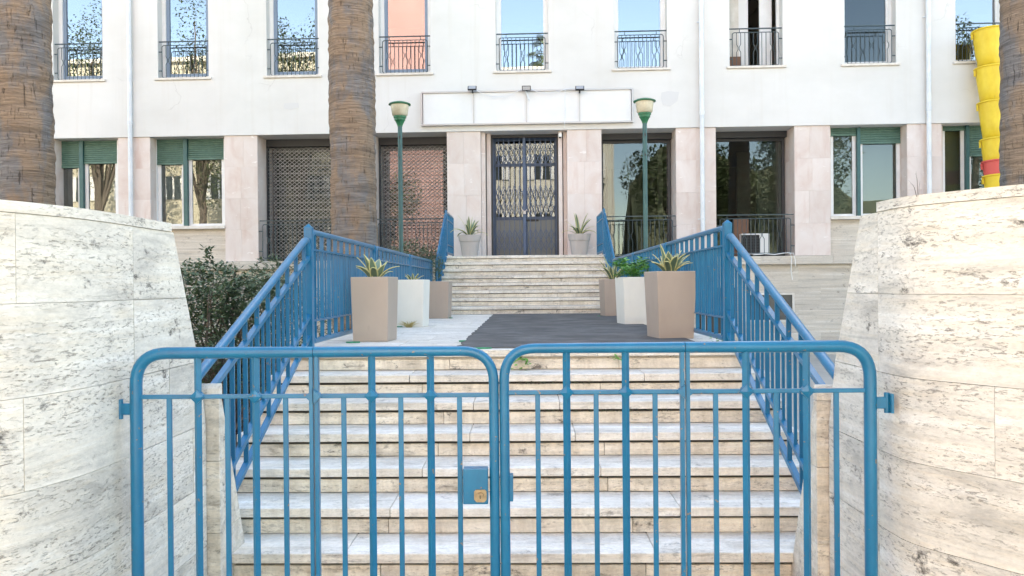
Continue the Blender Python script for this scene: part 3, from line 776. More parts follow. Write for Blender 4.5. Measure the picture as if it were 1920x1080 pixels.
MB().box(dm - .036, dm + .036, v - .035, v + .02, ZF + .005, zt - .071).build('grille_post', 'door_blue', D, bevel=.006)
mb = MB()
n = 13; bars = [d0 + .05 + (d1 - d0 - .1) * k / (n - 1) for k in range(n)]
bands = [(fz(985, 308, v), fz(985, 266, v)), (fz(985, 404, v), fz(985, 347, v)), (fz(985, 470, v), fz(985, 430, v))]
for k, x in enumerate(bars):
    if abs(x - dm) < .04: continue
    mb.bar((x, v - .01, ZF + .02), (x, v - .01, zt - .08), .016, .012, (1, 0, 0))
for za, zb in bands:
    h = (zb - za) / 2
    for x, y in zip(bars, bars[1:]):
        for q in range(2):
            mb.bar((x, v + .004, za + q * h), (y, v + .004, za + q * h + h), .014, .005, (1, 0, 0)); mb.bar((x, v + .011, za + q * h + h), (y, v + .011, za + q * h), .014, .005, (1, 0, 0))
o = mb.build('folding_grille', 'door_blue', D); o['kind'] = 'stuff'
lk = MB(); zl = fz(985, 396, v); lk.tube(arc((dm, v - .06, zl + .04), .05, math.pi, 2 * math.pi, 8, (1, 0, 0), (0, 0, 1)), .012, 6); lk.box(dm - .03, dm + .03, v - .08, v - .045, zl - .07, zl - .015)
lk.build('padlock_chain', 'sign_frame', D)
vd = 0.80
frame(d0 + .001, d1 - .001, ZF, zt, vd, 0.09, 0.07, 'door_frame', 'door_blue', D)
zmid, zlow = fz(985, 309, vd), fz(985, 408, vd)
mb = MB(); mb.box(d0 + .09, d1 - .09, vd + .005, vd + .06, zmid - .035, zmid + .035); mb.box(d0 + .09, d1 - .09, vd + .005, vd + .06, zlow - .06, zlow + .02)
mb.box((d0 + d1) / 2 - .05, (d0 + d1) / 2 + .05, vd + .006, vd + .061, ZF + .09, zmid - .036); mb.build('door_rail', 'door_blue', D)
MB().box(d0 + .08, d1 - .08, vd + .03, vd + .036, ZF + .08, zt - .08).build('pane', 'glass_door', D)
MB().box(d0 + .091, d1 - .091, vd + .008, vd + .028, ZF + .09, zlow - .061).build('lower_panel', 'dark_panel', D)
MB().box(d0 + .8, d0 + 1.1, vd - .012, vd + .003, zlow - .09, zlow - .045).build('letter_slot', 'black', D)

# plaster repairs
def patch(pts, dv=-0.018):
    q = [FP(x, y) for x, y in pts]; n = len(q)
    mb = MB(); mb.add([(u, dv, z) for u, z in q] + [(u, dv + .01, z) for u, z in q], [tuple(reversed(range(n)))] + [(i, (i + 1) % n, n + (i + 1) % n, n + i) for i in range(n)])
    mb.build('plaster_patch', 'plaster_patch', B)
patch([(1240, 174), (1252, 171), (1273, 173), (1270, 190), (1256, 200), (1243, 197), (1239, 185)])
patch([(533, 194), (546, 193), (560, 193), (561, 202), (545, 206), (532, 204)])

# ================================================================== THINGS ON THE FACADE
def on_facade(name, label, cat, u, v, z, group=None):
    p = Vector((0, FY, 0)) + FU * u + FV * v; p.z = z
    return thing(name, label, cat, p, FA, group)
# sign board
su0, sz1 = FP(789, 172.5, -.1); su1, sz0 = FP(1187.5, 231, -.1); sz0 = fz(789, 236, -.1)
S = on_facade('sign_board', 'long blank white sign board in a grey frame above the door', 'sign', su0, -.1, sz0)
sw, sh = su1 - su0, sz1 - sz0
mb = MB(); t = .035
mb.box(0, sw, -.02, .08, 0, t); mb.box(0, sw, -.02, .08, sh - t, sh); mb.box(0, t, -.02, .08, t, sh - t); mb.box(sw - t, sw, -.02, .08, t, sh - t)
mb.build('frame', 'sign_frame', S)
for i in range(4):
    a, b = sw * i / 4, sw * (i + 1) / 4
    MB().box(max(a, t) + .012, min(b, sw - t) - .012, 0.012, 0.03, t + .002, sh - t - .002).build('panel', 'sign_sheet', S)
    if i: MB().box(a - .012, a + .012, -.005, .04, t, sh - t).build('divider', 'sign_frame', S)
for i, x in enumerate((885.5, 987, 1087)):
    u, z = FP(x, 166, -.25)
    F = on_facade('floodlight', ['small black floodlight over the left divider of the sign board', 'small black floodlight over the middle of the sign board', 'small black floodlight over the right divider of the sign board'][i], 'floodlight', u, -.28, z, 'floodlights on the sign board')
    tilt = -0.5 if i != 1 else 0.25
    def rot(y, zz): return (y * math.cos(tilt) - zz * math.sin(tilt), y * math.sin(tilt) + zz * math.cos(tilt))
    def rbox(x0, x1, y0, y1, z0, z1):
        c = []
        for zz in (z0, z1):
            for xx, yy in ((x0, y0), (x1, y0), (x1, y1), (x0, y1)):
                a, b = rot(yy, zz); c.append((xx, a, b))
        return MB().hexa(c)
    rbox(-.10, .10, -.02, .02, -.055, .055).build('housing', 'black', F, bevel=.008)
    rbox(-.082, .082, -.026, -.021, -.04, .04).build('lens', 'lens', F)
    MB().bar((0, .02, -.01), (0, .20, -.07), .03, .012, (1, 0, 0)).build('bracket', 'black', F)
W1 = on_facade('power_cable', 'thin grey cable looping between the floodlights above the sign', 'cable', 0, -.16, fz(985, 170))
def fpt(x, y, v): u, z = FP(x, y, v); return (u, v + .16, z - fz(985, 170))
mb = MB()
for pts in ([(893, 169), (905, 176), (925, 181), (945, 181), (965, 174), (978, 167)], [(996, 167), (1010, 173), (1030, 174), (1050, 171), (1060, 167), (1078, 165)], [(1060, 168), (1059, 190), (1060, 215), (1058, 240)]):
    mb.tube([fpt(x, y, -.17) for x, y in pts], .007, 5)
mb.tube([fpt(986, 170, -.17), fpt(989, 180, -.18), fpt(992, 188, -.18)], .016, 6)
mb.build('cable', 'pipe_paint', W1)
u, z = FP(1050, 252, .1)
C_ = on_facade('security_camera', 'small white dome security camera at the top right of the door', 'camera', u, .08, z)
mb = MB(); mb.box(-.035, .035, .02, .14, -.01, .05); mb.build('bracket', 'white_plastic', C_, bevel=.01)
mb = MB(); mb.lathe([(.012, -.09), (.035, -.075), (.045, -.045), (.045, -.012), (.03, .0)], 14); mb.build('dome', 'white_plastic', C_, smooth=60)
mb = MB(); mb.lathe([(.010, -.097), (.030, -.078), (.033, -.068), (.02, -.06)], 12, (0, -.012, 0)); mb.build('lens', 'black', C_, smooth=60)
for i, (x, lab) in enumerate(((244, 'pale blue drainpipe on the facade left of the large palm'), (1315.5, 'white drainpipe running down the pilaster right of the door'), (1741, 'white drainpipe on the facade nearest the yellow chute'))):
    u = fu(x, 200, -.06)
    Dp = on_facade('drainpipe', lab, 'drainpipe', u, -.075, 0, 'drainpipes on the facade')
    mb = MB(); r = .052
    mb.tube([(0, 0, .1), (0, 0, fz(984, 215))], r * .95, 14); mb.build('lower_pipe', 'pipe_paint', Dp, smooth=40)
    mb = MB(); mb.tube([(0, 0, fz(984, 215) - .1), (0, 0, 12)], r, 14); mb.build('upper_pipe', 'pipe_paint', Dp, smooth=40)
    mb = MB(); zc = fz(984, 218); mb.tube([(0, 0, zc - .04), (0, 0, zc + .03)], r * 1.18, 14); mb.build('collar', 'pipe_paint', Dp, smooth=40)
    for y in (30, 395):
        zc = fz(984, y + 20); mb = MB(); mb.tube([(0, 0, zc - .015), (0, 0, zc + .015)], r * 1.12, 12); mb.bar((-.1, .05, zc), (0, 0, zc), .02, .02, (0, 0, 1)); mb.build('pipe_clip', 'pipe_paint', Dp)
# air conditioner on the ledge of the second glazed bay
u0, z0 = FP(1390, 474, .25); u1, z1 = FP(1442, 434.5, .25)
A = on_facade('air_conditioner', 'white air conditioner unit behind the railing right of the door', 'air conditioner', (u0 + u1) / 2, .22, ZF - .008)
wd = (u1 - u0) / 2
MB().box(-wd, wd, 0, .24, .05, .05 + (z1 - z0)).build('casing', 'white_plastic', A, bevel=.012)
mb = MB(); cx, cz, r = -wd * .38, .05 + (z1 - z0) * .5, (z1 - z0) * .42
for k in range(7): mb.box(cx - r, cx + r, -.012, -.004, cz - r + k * r / 3 - .008, cz - r + k * r / 3 + .008)
for k in range(7): mb.box(cx - r + k * r / 3 - .006, cx - r + k * r / 3 + .006, -.018, -.012, cz - r, cz + r)
o = mb.build('fan_guard', 'dark_metal', A); o['kind'] = 'stuff'
mb = MB(); mb.box(cx - r, cx + r, -.003, -.0005, cz - r, cz + r); mb.build('fan_opening', 'black', A)
mb = MB(); mb.box(-wd + .05, -wd + .1, 0, .24, 0, .049); mb.box(wd - .1, wd - .05, 0, .24, 0, .049); mb.build('foot', 'dark_metal', A)
Cb = on_facade('hanging_cable', 'loose white cable hanging over the ledge below the air conditioner', 'cable', fu(1475, 478), -.12, ZF)
mb = MB(); mb.tube([(-.75, .1, .02), (-.5, .0, .04), (-.3, .02, .02), (-.1, -.01, .05), (0.03, -.02, .06), (.06, -.03, -.05), (.05, -.02, -.35), (.08, -.02, -.55)], .009, 6)
mb.tube([(0, .0, .03), (.10, -.03, .05), (.14, -.03, -.1), (.15, -.02, -.25)], .009, 6); mb.build('cable', 'white_plastic', Cb, smooth=60)

# yellow debris chute hung from the window on the right
ct = P(1852, 58, 17.1); cb = P(1868, 345, 17.0)
CH = thing('debris_chute', 'yellow debris chute of nested buckets with one red bucket beside the right palm', 'debris chute', (cb.x, cb.y, 0))
base = Vector((cb.x, cb.y, 0)); dirv = (cb - ct); 
marks = [58, 128, 193, 262, 303, 330, 372, 440, 505]
Rt = 0.305
for i, (ya, yb) in enumerate(zip(marks, marks[1:])):
    t0, t1 = (ya - 58) / 287, (yb - 58) / 287 + 0.06
    p0 = ct + dirv * t0 - base; p1 = ct + dirv * t1 - base
    sc = 1 - 0.22 * min(t0, 1.0)
    r0 = Rt * sc; r1 = r0 * 0.68 if (yb - ya) > 45 else r0 * .8
    mb = MB(); mb.tube([p0, p0.lerp(p1, .03), p0.lerp(p1, .5), p1], [r0, r0 * .985, (r0 + r1) / 2, r1], 22, cap=False)
    m = 'chute_red' if i == 4 else 'chute_yellow'
    o = mb.build('bucket', m, CH, smooth=50); sol = o.modifiers.new('thick', 'SOLIDIFY'); sol.thickness = .008
    dd = (p1 - p0).normalized(); xx = Vector((1, 0, 0)); xx = (xx - dd * xx.dot(dd)).normalized(); yy = dd.cross(xx)
    mb = MB(); ring = arc(p0, r0 + .006, 0, 2 * math.pi, 22, xx, yy); mb.tube(ring, .02, 6, cap=False); mb.build('rim', m, o, smooth=60)
    for s in (-1, 1):
        a = p0 + xx * (s * (r0 + .015)) - yy * .05
        MB().bar(a + dd * .03, a + dd * .16, .05, .02, yy).build('lug', m, o)
mb = MB(); pw = P(1815, 60, 17.55) - base
mb.tube([ct - base + Vector((-Rt, 0, 0)), pw], .008, 5); mb.tube([ct - base + dirv * .22 + Vector((-Rt * .9, 0, 0)), pw + Vector((.05, 0, -.1))], .008, 5); mb.build('rope', 'sign_frame', CH)

# ================================================================== BLUE RAILINGS
def roundpath(pts, r, n=5):
    pts = [Vector(p) for p in pts]; out = [pts[0]]
    for a, b, c in zip(pts, pts[1:], pts[2:]):
        d0 = (a - b).normalized(); d1 = (c - b).normalized()
        ang = d0.angle(d1); cut = min(r / math.tan(ang / 2), (a - b).length * .48, (c - b).length * .48)
        for i in range(n + 1):
            t = i / n; p = b + d0 * cut * (1 - t) ** 2 + d1 * cut * t ** 2
            out.append(p)
    return out + [pts[-1]]
BL = 'blue_paint'
def rail_panel(root, X, Ya, Yb, top, bot, mids, spacing=0.235, first=0.12, r=.026, closed=True, side=1):
    """one framed panel in the plane x = X from Ya to Yb. top/bot give heights at Y, mids = (upper offset, lower offset)"""
    o = Vector(root.location)
    def q(y, z): return (X - o.x, y - o.y, z - o.z)
    a, b = Ya + r, Yb - r
    path = roundpath([q(a, bot(a) + .2), q(a, top(a)), q(b, top(b)), q(b, bot(b) + .2)], .10)
    path = [Vector(q(a, bot(a) + .2))] + path[1:-1] + [Vector(q(b, bot(b) + .2))]
    loop = roundpath([q((a + b) / 2, bot((a + b) / 2)), q(a, bot(a)), q(a, top(a)), q(b, top(b)), q(b, bot(b)), q((a + b) / 2, bot((a + b) / 2))], .09)
    MB().tube(loop, r * .9, 12).build('frame_tube', BL, root, smooth=40)
    for k, off in enumerate(mids):
        f = (lambda y: top(y) - off) if k == 0 else (lambda y: bot(y) + off)
        MB().bar(q(a, f(a)), q(b, f(b)), .034, .014, (1, 0, 0)).build('rail', BL, root)
    y = Ya + first; k = 0
    while y < Yb - .06:
        if k % 2 == 0: MB().bar(q(y, bot(y)), q(y, top(y)), .033, .012, (1, 0, 0)).build('baluster', BL, root)
        else: MB().bar(q(y, bot(y) + mids[1]), q(y, top(y) - mids[0]), .017, .012, (1, 0, 0)).build('baluster', BL, root)
        y += spacing / 2; k += 1
def newel(root, X, Y, z0, z1, w=.06):
    o = Vector(root.location); x, y = X - o.x, Y - o.y; h = w / 2
    mb = MB().box(x - h, x + h, y - h, y + h, z0 - o.z, z1 - o.z - .03)
    zt = z1 - o.z
    mb.add([(x - h, y - h, zt - .0299), (x + h, y - h, zt - .0299), (x + h, y + h, zt - .0299), (x - h, y + h, zt - .0299), (x, y, zt)], [(0, 1, 4), (1, 2, 4), (2, 3, 4), (3, 0, 4)])
    mb.build('newel_post', BL, root)
for s, X, Xu, nm in ((-1, -1.75, -1.66, 'left'), (1, 1.605, 1.62, 'right')):
    # sloping stair railing
    Yt = 6.16
    rt = thing('stair_railing', 'sloping blue railing on the %s of the lower steps behind the gate' % nm, 'railing', (X, 5.1, 0), group='blue railings')
    htop = lambda y: 2.02 - 0.03 + 0.415 * (y - 6.0)
    hbot = lambda y: 1.235 + 0.497 * (y - 6.13)
    o = Vector(rt.location)
    q = lambda y, z: (X - o.x, y - o.y, z)
    yl = 4.02
    path = roundpath([q(yl, htop(yl)), q(Yt - .02, htop(Yt - .02)), q(Yt + .03, htop(Yt) - .16)], .11, 7)
    MB().tube(path, .027, 14).build('handrail', BL, rt, smooth=40)
    for f, ye in ((lambda y: htop(y) - .165, 4.17), (lambda y: hbot(y) + .17, 4.33), (hbot, 4.33)):
        MB().bar(q(ye, f(ye)), q(Yt + .04, f(Yt + .04)), .036, .030, (1, 0, 0)).build('rail', BL, rt)
    y = Yt - .1; k = 0
    while y > 4.36:
        if k % 2 == 0: MB().bar(q(y, hbot(y)), q(y, htop(y)), .028, .014, (1, 0, 0)).build('baluster', BL, rt)
        else: MB().bar(q(y, hbot(y) + .17), q(y, htop(y) - .165), .018, .012, (1, 0, 0)).build('baluster', BL, rt)
        y -= .1075; k += 1
    # level landing railing, three framed panels
    rl = thing('landing_railing', 'level blue railing along the %s edge of the long landing' % nm, 'railing', (X, 10.2, LZ), group='blue railings')
    ysx = [6.20, 8.90, 11.55, 14.2]
    for a, b in zip(ysx, ysx[1:]):
        rail_panel(rl, X, a + .035, b - .035, lambda y: LZ + .97, lambda y: LZ + .075, (.145, .17))
    for i, y in enumerate(ysx):
        newel(rl, X, y, LZ, LZ + (1.03 if i == 0 else 1.0), .062 if i == 0 else .05)
    # upper flight: sloping panel, then a level panel to the facade
    ru = thing('upper_railing', 'blue railing rising on the %s of the upper steps to the door' % nm, 'railing', (Xu, 15.5, LZ), group='blue railings')
    za = lambda y: LZ + .97 + (UZ + .92 - LZ - .97) * (y - 14.25) / (16.05 - 14.25)
    zb_ = lambda y: LZ + .10 + (UZ + .02 - LZ - .10) * (y - 14.25) / (16.05 - 14.25)
    rail_panel(ru, Xu, 14.25, 16.05, za, zb_, (.145, .17), .2)
    rail_panel(ru, Xu, 16.1, 17.5, lambda y: UZ + .92, lambda y: UZ + .08, (.145, .17), .2)
    newel(ru, Xu, 16.075, UZ, UZ + .97, .05); newel(ru, Xu, 17.53, UZ, UZ + .95, .045)

# ================================================================== BLUE GATE (two folding leaves)
GY = 3.25
def gx(px, py=800): return P(px, py, GY).x
def gate(xo, xi, ztop, seam, mains, secs, label, left):
    G = thing('gate_leaf', label, 'gate', (xo, GY, 0), group='blue gate leaves')
    X0, X1, XS = gx(xo_px[left][0]), gx(xo_px[left][1]), gx(seam)
    zm = ztop - 0.185; zb = 0.14; r = .0235
    a, b = min(X0, X1), max(X0, X1)
    G.location = (X0, GY, 0)
    q = lambda x, z, y=0.0: Vector((x - X0, y, z))
    for side, (e, ro) in enumerate(((X0, .0255), (X1, .021))):
        s = 1 if XS > e else -1
        path = roundpath([q(e, zb), q(e, ztop), q(XS - s * .0012, ztop)], .135, 9)
        path[0] = q(e, zb)
        MB().tube(path, [ro] * (len(path) - 1) + [r] , 18).build('frame_tube', BL, G, smooth=40)
    MB().tube([q(X0, zb + .02), q(XS - .002, zb + .02)] if X0 < XS else [q(X0, zb + .02), q(XS + .002, zb + .02)], .02, 12).build('bottom_rail', BL, G, smooth=40)
    MB().tube([q(X1, zb + .02), q(XS + (.002 if X1 > XS else -.002), zb + .02)], .02, 12).build('bottom_rail', BL, G, smooth=40)
    for e in (X0, X1):
        s = 1 if XS > e else -1
        MB().bar(q(e, zm), q(XS - s * .003, zm), .018, .018, (0, 0, 1)).build('cross_rail', BL, G, bevel=.003)
    for px in mains:
        x = gx(px)
        MB().bar(q(x, zb + .02), q(x, ztop), .023, .023, (1, -1, 0)).build('bar', BL, G, bevel=.0015)
        diamond(G, q(x, zm), 0.030)
    for dx in (-.0115, .0115):      # the fold: two half posts side by side
        MB().bar(q(XS + dx, zb + .02), q(XS + dx, ztop), .017, .026, (1, 0, 0)).build('fold_post', BL, G, bevel=.002)
        h = Vector((.032 if dx > 0 else -.032, 0, 0))
        mb = MB(); c = q(XS + dx * .2, zm)
        vs = [c + Vector((0, -.024, .03)), c + Vector((0, -.024, -.03)), c + h + Vector((0, -.024, 0)), c + Vector((0, .015, .03)), c + Vector((0, .015, -.03)), c + h + Vector((0, .015, 0))]
        mb.add(vs, [(0, 1, 2) if dx > 0 else (0, 2, 1), (3, 5, 4), (0, 2, 5, 3), (1, 4, 5, 2)]); mb.build('ornament', BL, G)
    for px in secs:
        x = gx(px)
        MB().bar(q(x, zb + .02), q(x, zm), .021, .014, (1, 0, 0)).build('bar', BL, G, bevel=.0025)
    # hinge lug to the wall
    zh = P(230, 767, GY).z if left else P(1660, 755, GY).z
    s = -1 if left else 1
    lug = MB().box(*sorted((s * .02, s * .065)), -.010, .010, zh - .024, zh + .024).build('hinge_lug', BL, G, bevel=.003)
    MB().tube([(s * .068, 0, zh - .042), (s * .068, 0, zh + .042)], .011, 10).build('hinge_pin', BL, lug, smooth=40)
    MB().box(*sorted((s * .074, s * .084)), -.03, .03, zh - .04, zh + .04).build('hinge_plate', BL, lug)
    return G, q
def diamond(G, c, s):
    mb = MB(); f = -.018
    vs = [c + Vector((0, f, s)), c + Vector((s, f, 0)), c + Vector((0, f, -s)), c + Vector((-s, f, 0)), c + Vector((0, f - .010, 0)),
          c + Vector((0, .012, s)), c + Vector((s, .012, 0)), c + Vector((0, .012, -s)), c + Vector((-s, .012, 0))]
    mb.add(vs, [(0, 4, 1), (1, 4, 2), (2, 4, 3), (3, 4, 0), (0, 1, 6, 5), (1, 2, 7, 6), (2, 3, 8, 7), (3, 0, 5, 8), (5, 6, 7, 8)]); mb.build('ornament', BL, G)
xo_px = {True: (256, 926.5), False: (1632, 946)}
G1, q1 = gate(256, 926, P(800, 658.7, GY).z, 590, (372, 480, 698, 808), (318, 427, 536, 645, 752, 862), 'left leaf of the blue tubular gate with the lock box', True)
G2, q2 = gate(1632, 946, P(1010, 653, GY).z, 1284.5, (1063, 1173.5, 1399, 1512.5), (1008.5, 1118, 1228.5, 1342, 1455, 1568), 'right leaf of the blue tubular gate', False)
x0, x1 = gx(868), gx(914.5); z1, z0 = P(890, 876, GY).z, P(890, 942.5, GY).z
lb = MB().box(x0 - G1.location.x, x1 - G1.location.x, -.028, .022, z0, z1).build('lock_box', BL, G1, bevel=.004)
cx, cz = gx(900.5), P(900, 926, GY).z
mb = MB(); rr_ = .026; pl = [(cx - G1.location.x + rr_ * c, -.034, cz + rr_ * s_) for c, s_ in ((-1, -.6), (-.6, -1), (.6, -1), (1, -.6), (1, .7), (.7, 1), (-.7, 1), (-1, .7))]
mb.add(pl + [(a, -.0285, c) for a, b, c in pl], [tuple(reversed(range(8))) if False else tuple(range(8))] + [(i, i + 8, (i + 1) % 8 + 8, (i + 1) % 8) for i in range(8)])
mb.build('lock_plate', 'brass', lb)
mb = MB(); mb.tube([(cx - G1.location.x, -.048, cz), (cx - G1.location.x, -.034, cz)], .0155, 16); mb.build('lock_cylinder', 'brass', lb, smooth=40)
mb = MB(); mb.box(cx - G1.location.x - .0018, cx - G1.location.x + .0018, -.0488, -.0481, cz - .008, cz + .006); mb.build('keyhole', 'black', lb)
xk = gx(955) - G2.location.x
MB().box(xk - .01, xk + .014, -.006, .036, P(958, 940, GY).z, P(958, 890, GY).z).build('strike_box', BL, G2, bevel=.003)

# ================================================================== MAT, PLANTERS, POTS
mx0, mx1, my0, my1 = -0.585, 1.49, 6.36, UY - .03
mb = MB(); rr = random.Random(9); n = 60
lft = [(mx0 + rr.uniform(-.012, .012) + (0.03 if rr.random() < .12 else 0), my0 + (my1 - my0) * i / n) for i in range(n + 1)]
vs = [];
for x, y in lft: vs += [(x - mx0, y - my0, 0), (x - mx0, y - my0, .007), (mx1 - mx0, y - my0, .007), (mx1 - mx0, y - my0, 0)]
fs = []
for i in range(n):
    a = i * 4; b = a + 4
    fs += [(a, a + 1, b + 1, b)[::-1], (a + 1, a + 2, b + 2, b + 1), (a + 2, a + 3, b + 3, b + 2)]
fs += [(0, 3, 2, 1)[::-1], (4 * n, 4 * n + 1, 4 * n + 2, 4 * n + 3)[::-1]]
o = mb.add(vs, fs).build('floor_mat', 'matting', None, loc=(mx0, my0, LZ + .002)); tag(o, 'long dark grey ribbed mat laid over the landing', 'mat')
T_ = thing('turf_remnant', 'torn green remnants of old artificial turf around the dark mat', 'turf', (0, 6.3, LZ + .0025))
def scrap(cx, cy, w_, d_, seed):
    rr = random.Random(seed); k = 12
    pts = [(cx + w_ / 2 * math.cos(2 * math.pi * i / k) * rr.uniform(.6, 1.1), cy - 6.3 + d_ / 2 * math.sin(2 * math.pi * i / k) * rr.uniform(.5, 1.1)) for i in range(k)]
    mb = MB(); mb.add([(x, y, 0) for x, y in pts] + [(x, y, .010) for x, y in pts], [tuple(range(k, 2 * k))] + [(i, (i + 1) % k, k + (i + 1) % k, k + i) for i in range(k)])
    mb.build('turf_scrap', 'green_turf', T_)
for i, a in enumerate(((-.40, 6.33, .22, .06), (-1.60, 7.1, .14, .10), (-1.62, 9.75, .12, .10), (-1.2, 12.25, .07, .10), (.05, 6.33, .12, .04), (-.6, 7.15, .07, .12), (1.16, 12.45, .06, .12), (.3, 6.335, .1, .03))): scrap(*a, i)

def agave(name, label, loc, n, L, wd, seed, droop=0.5, spread=(0.25, 1.1), group='potted agaves'):
    A = thing(name, label, 'agave', loc, random.Random(seed).uniform(0, 6), group)
    rr = random.Random(seed)
    for k in range(n):
        az = k * 2.39996 + rr.uniform(-.25, .25)
        el = spread[0] + (spread[1] - spread[0]) * (k + .5) / n + rr.uniform(-.1, .1)     # angle from vertical
        ln = L * rr.uniform(.75, 1.08); w_ = wd * rr.uniform(.8, 1.1)
        mb = MB(); S_ = 9; rows = []
        x = 0.02; z = 0.0; a = el * .55
        for i in range(S_ + 1):
            t = i / S_
            hw = w_ * (0.62 + 0.9 * t - 0.2 * t * t) * (1 - t ** 2.6) * .62 + .0015
            up = hw * .42 * (1 - t)
            rows.append([(x - up * 0 , -hw, z + up), (x, -hw * .66, z + up * .5), (x, 0, z), (x, hw * .66, z + up * .5), (x, hw, z + up)])
            a2 = a + el * .45 * t * 1.5 + droop * t ** 2 * (el / 1.1)
            x += math.sin(a2) * ln / S_; z += math.cos(a2) * ln / S_
        vs = [p for r_ in rows for p in r_]
        o_ = len(vs); th = .006
        for i in range(S_):
            for j in range(4):
                f = (i * 5 + j, (i + 1) * 5 + j, (i + 1) * 5 + j + 1, i * 5 + j + 1)
                mb.f.append(f); mb.m.append(1 if j in (0, 3) else 0)
        mb.v = vs
        lf = mb.build('leaf', ['agave_green', 'agave_edge'], A, smooth=60)
        lf.rotation_euler = (0, 0, az)
        sol = lf.modifiers.new('thick', 'SOLIDIFY'); sol.thickness = .006; sol.offset = 0
    return A
def planter(label, x, y, rz, wt, wb, h, m, z=LZ):
    Pn = thing('planter', label, 'planter', (x, y, z), rz, 'square planters on the landing')
    a, b = wt / 2, wb / 2; th = .022
    mb = MB()
    vs = [(-b, -b, .0), (b, -b, .0), (b, b, .0), (-b, b, .0), (-a, -a, h), (a, -a, h), (a, a, h), (-a, a, h)]
    c = a - th
    vs += [(-c, -c, h), (c, -c, h), (c, c, h), (-c, c, h), (-c, -c, h - .07), (c, -c, h - .07), (c, c, h - .07), (-c, c, h - .07)]
    fs = [(0, 3, 2, 1), (0, 1, 5, 4), (1, 2, 6, 5), (2, 3, 7, 6), (3, 0, 4, 7), (4, 5, 9, 8), (5, 6, 10, 9), (6, 7, 11, 10), (7, 4, 8, 11), (8, 9, 13, 12), (9, 10, 14, 13), (10, 11, 15, 14), (11, 8, 12, 15)]
    mb.add(vs, fs); mb.build('body', m, Pn, bevel=.008)
    MB().add([(-c, -c, h - .05), (c, -c, h - .05), (c, c, h - .05), (-c, c, h - .05)], [(0, 1, 2, 3)]).build('soil', 'soil', Pn)
    return Pn
PL = [('tan square planter standing nearest the gate on the left of the landing', -1.455, 7.40, R(-5.5), .365, .335, .61, 'planter_tan', 'broad yellow-edged agave in the front left tan planter', 13, .29, .075, 5),
      ('white square planter on the left of the landing between two tan planters', -1.46, 9.90, R(-5), .375, .34, .60, 'planter_white', 'small spiky agave in the left white planter', 10, .17, .03, 6),
      ('tan square planter on the left of the landing at the foot of the upper steps', -1.40, 12.40, R(-4), .37, .33, .59, 'planter_tan', None, 0, 0, 0, 0),
      ('tan square planter standing nearest the gate on the right of the landing', 1.385, 7.50, R(10), .39, .345, .64, 'planter_tan', 'large pale-edged agave in the front right tan planter', 19, .31, .068, 8),
      ('white square planter on the right of the landing holding a bright green plant', 1.40, 10.10, R(9), .40, .36, .61, 'planter_white', None, 0, 0, 0, 0),
      ('tan square planter on the right of the landing at the foot of the upper steps', 1.41, 12.65, R(8), .38, .34, .60, 'planter_tan', 'long-leaved agave in the rear right tan planter', 13, .44, .06, 11)]
for lab, x, y, rz, wt, wb, h, m, al, n, L, wd, sd_ in PL:
    planter(lab, x, y, rz, wt, wb, h, m)
    if al: agave('agave', al, (x, y, LZ + h - .06), n, L, wd, sd_)
# the bright green herb in the right white planter
def leaf_cloud(mb, c, rad, n, ls, rr, flat=0.6, mi=0, hollow=0.0):
    for _ in range(n):
        while True:
            p = Vector((rr.uniform(-1, 1), rr.uniform(-1, 1), rr.uniform(-1, 1)))
            if hollow < p.length <= 1: break
        p = Vector((p.x * rad[0], p.y * rad[1], p.z * rad[2])) + Vector(c)
        leaf(mb, p, rr, ls * rr.uniform(.6, 1.3), flat, mi)
def leaf(mb, p, rr, l, flat=0.6, mi=0, wr=.22):
    az = rr.uniform(0, 6.283); el = rr.uniform(-.5, 1.0) * flat
    d = Vector((math.cos(az) * math.cos(el), math.sin(az) * math.cos(el), math.sin(el)))
    s = Vector((-math.sin(az), math.cos(az), rr.uniform(-.6, .6))).normalized() * (l * wr)
    mb.add([p, p + d * l * .5 + s, p + d * l, p + d * l * .5 - s], [(0, 1, 2, 3)], mi)
hb = thing('herb_plant', 'bushy bright green leafy plant in the right white planter', 'plant', (1.40, 10.10, LZ + .56))
mb = MB(); rr = random.Random(21)
for _ in range(24):
    az, rad = rr.uniform(0, 6.28), rr.uniform(0, .25); c = (math.cos(az) * rad, math.sin(az) * rad, rr.uniform(.08, .27))
    leaf_cloud(mb, c, (.07, .07, .035), 40, .06, rr, .5)
mb.build('foliage', 'leaf_bright', hb)
mb = MB()
for _ in range(14):
    az, rad = rr.uniform(0, 6.28), rr.uniform(.02, .2); mb.tube([(0, 0, 0), (math.cos(az) * rad * .6, math.sin(az) * rad * .6, .1), (math.cos(az) * rad, math.sin(az) * rad, .2)], .004, 4)
mb.build('stem', 'leaf_bright', hb)
# round pots beside the door
for i, (px, lab, al, sd_) in enumerate(((881, 'round grey plastic pot on the left of the door', 'agave with upright leaves in the round pot left of the door', 31), (1086.5, 'round grey plastic pot on the right of the door', 'agave with drooping leaves in the round pot right of the door', 33))):
    p = P(px, 478, 16.9)
    pot = thing('round_pot', lab, 'pot', (p.x, 16.9, UZ), group='round pots by the door')
    mb = MB(); mb.lathe([(.165, 0), (.215, .34), (.222, .345), (.222, .36)], 28); mb.build('body', 'pot_grey', pot, smooth=35)
    mb = MB(); mb.lathe([(.230, .345), (.252, .47), (.252, .482), (.236, .482), (.232, .44)], 28); mb.build('rim', 'pot_grey', pot, smooth=35)
    mb = MB(); mb.lathe([(.0, .44), (.231, .441)], 24); mb.build('soil', 'soil', pot)
    agave('agave', al, (p.x, 16.9, UZ + .43), 15, .52, .06, sd_, .7, (.12, 1.5))

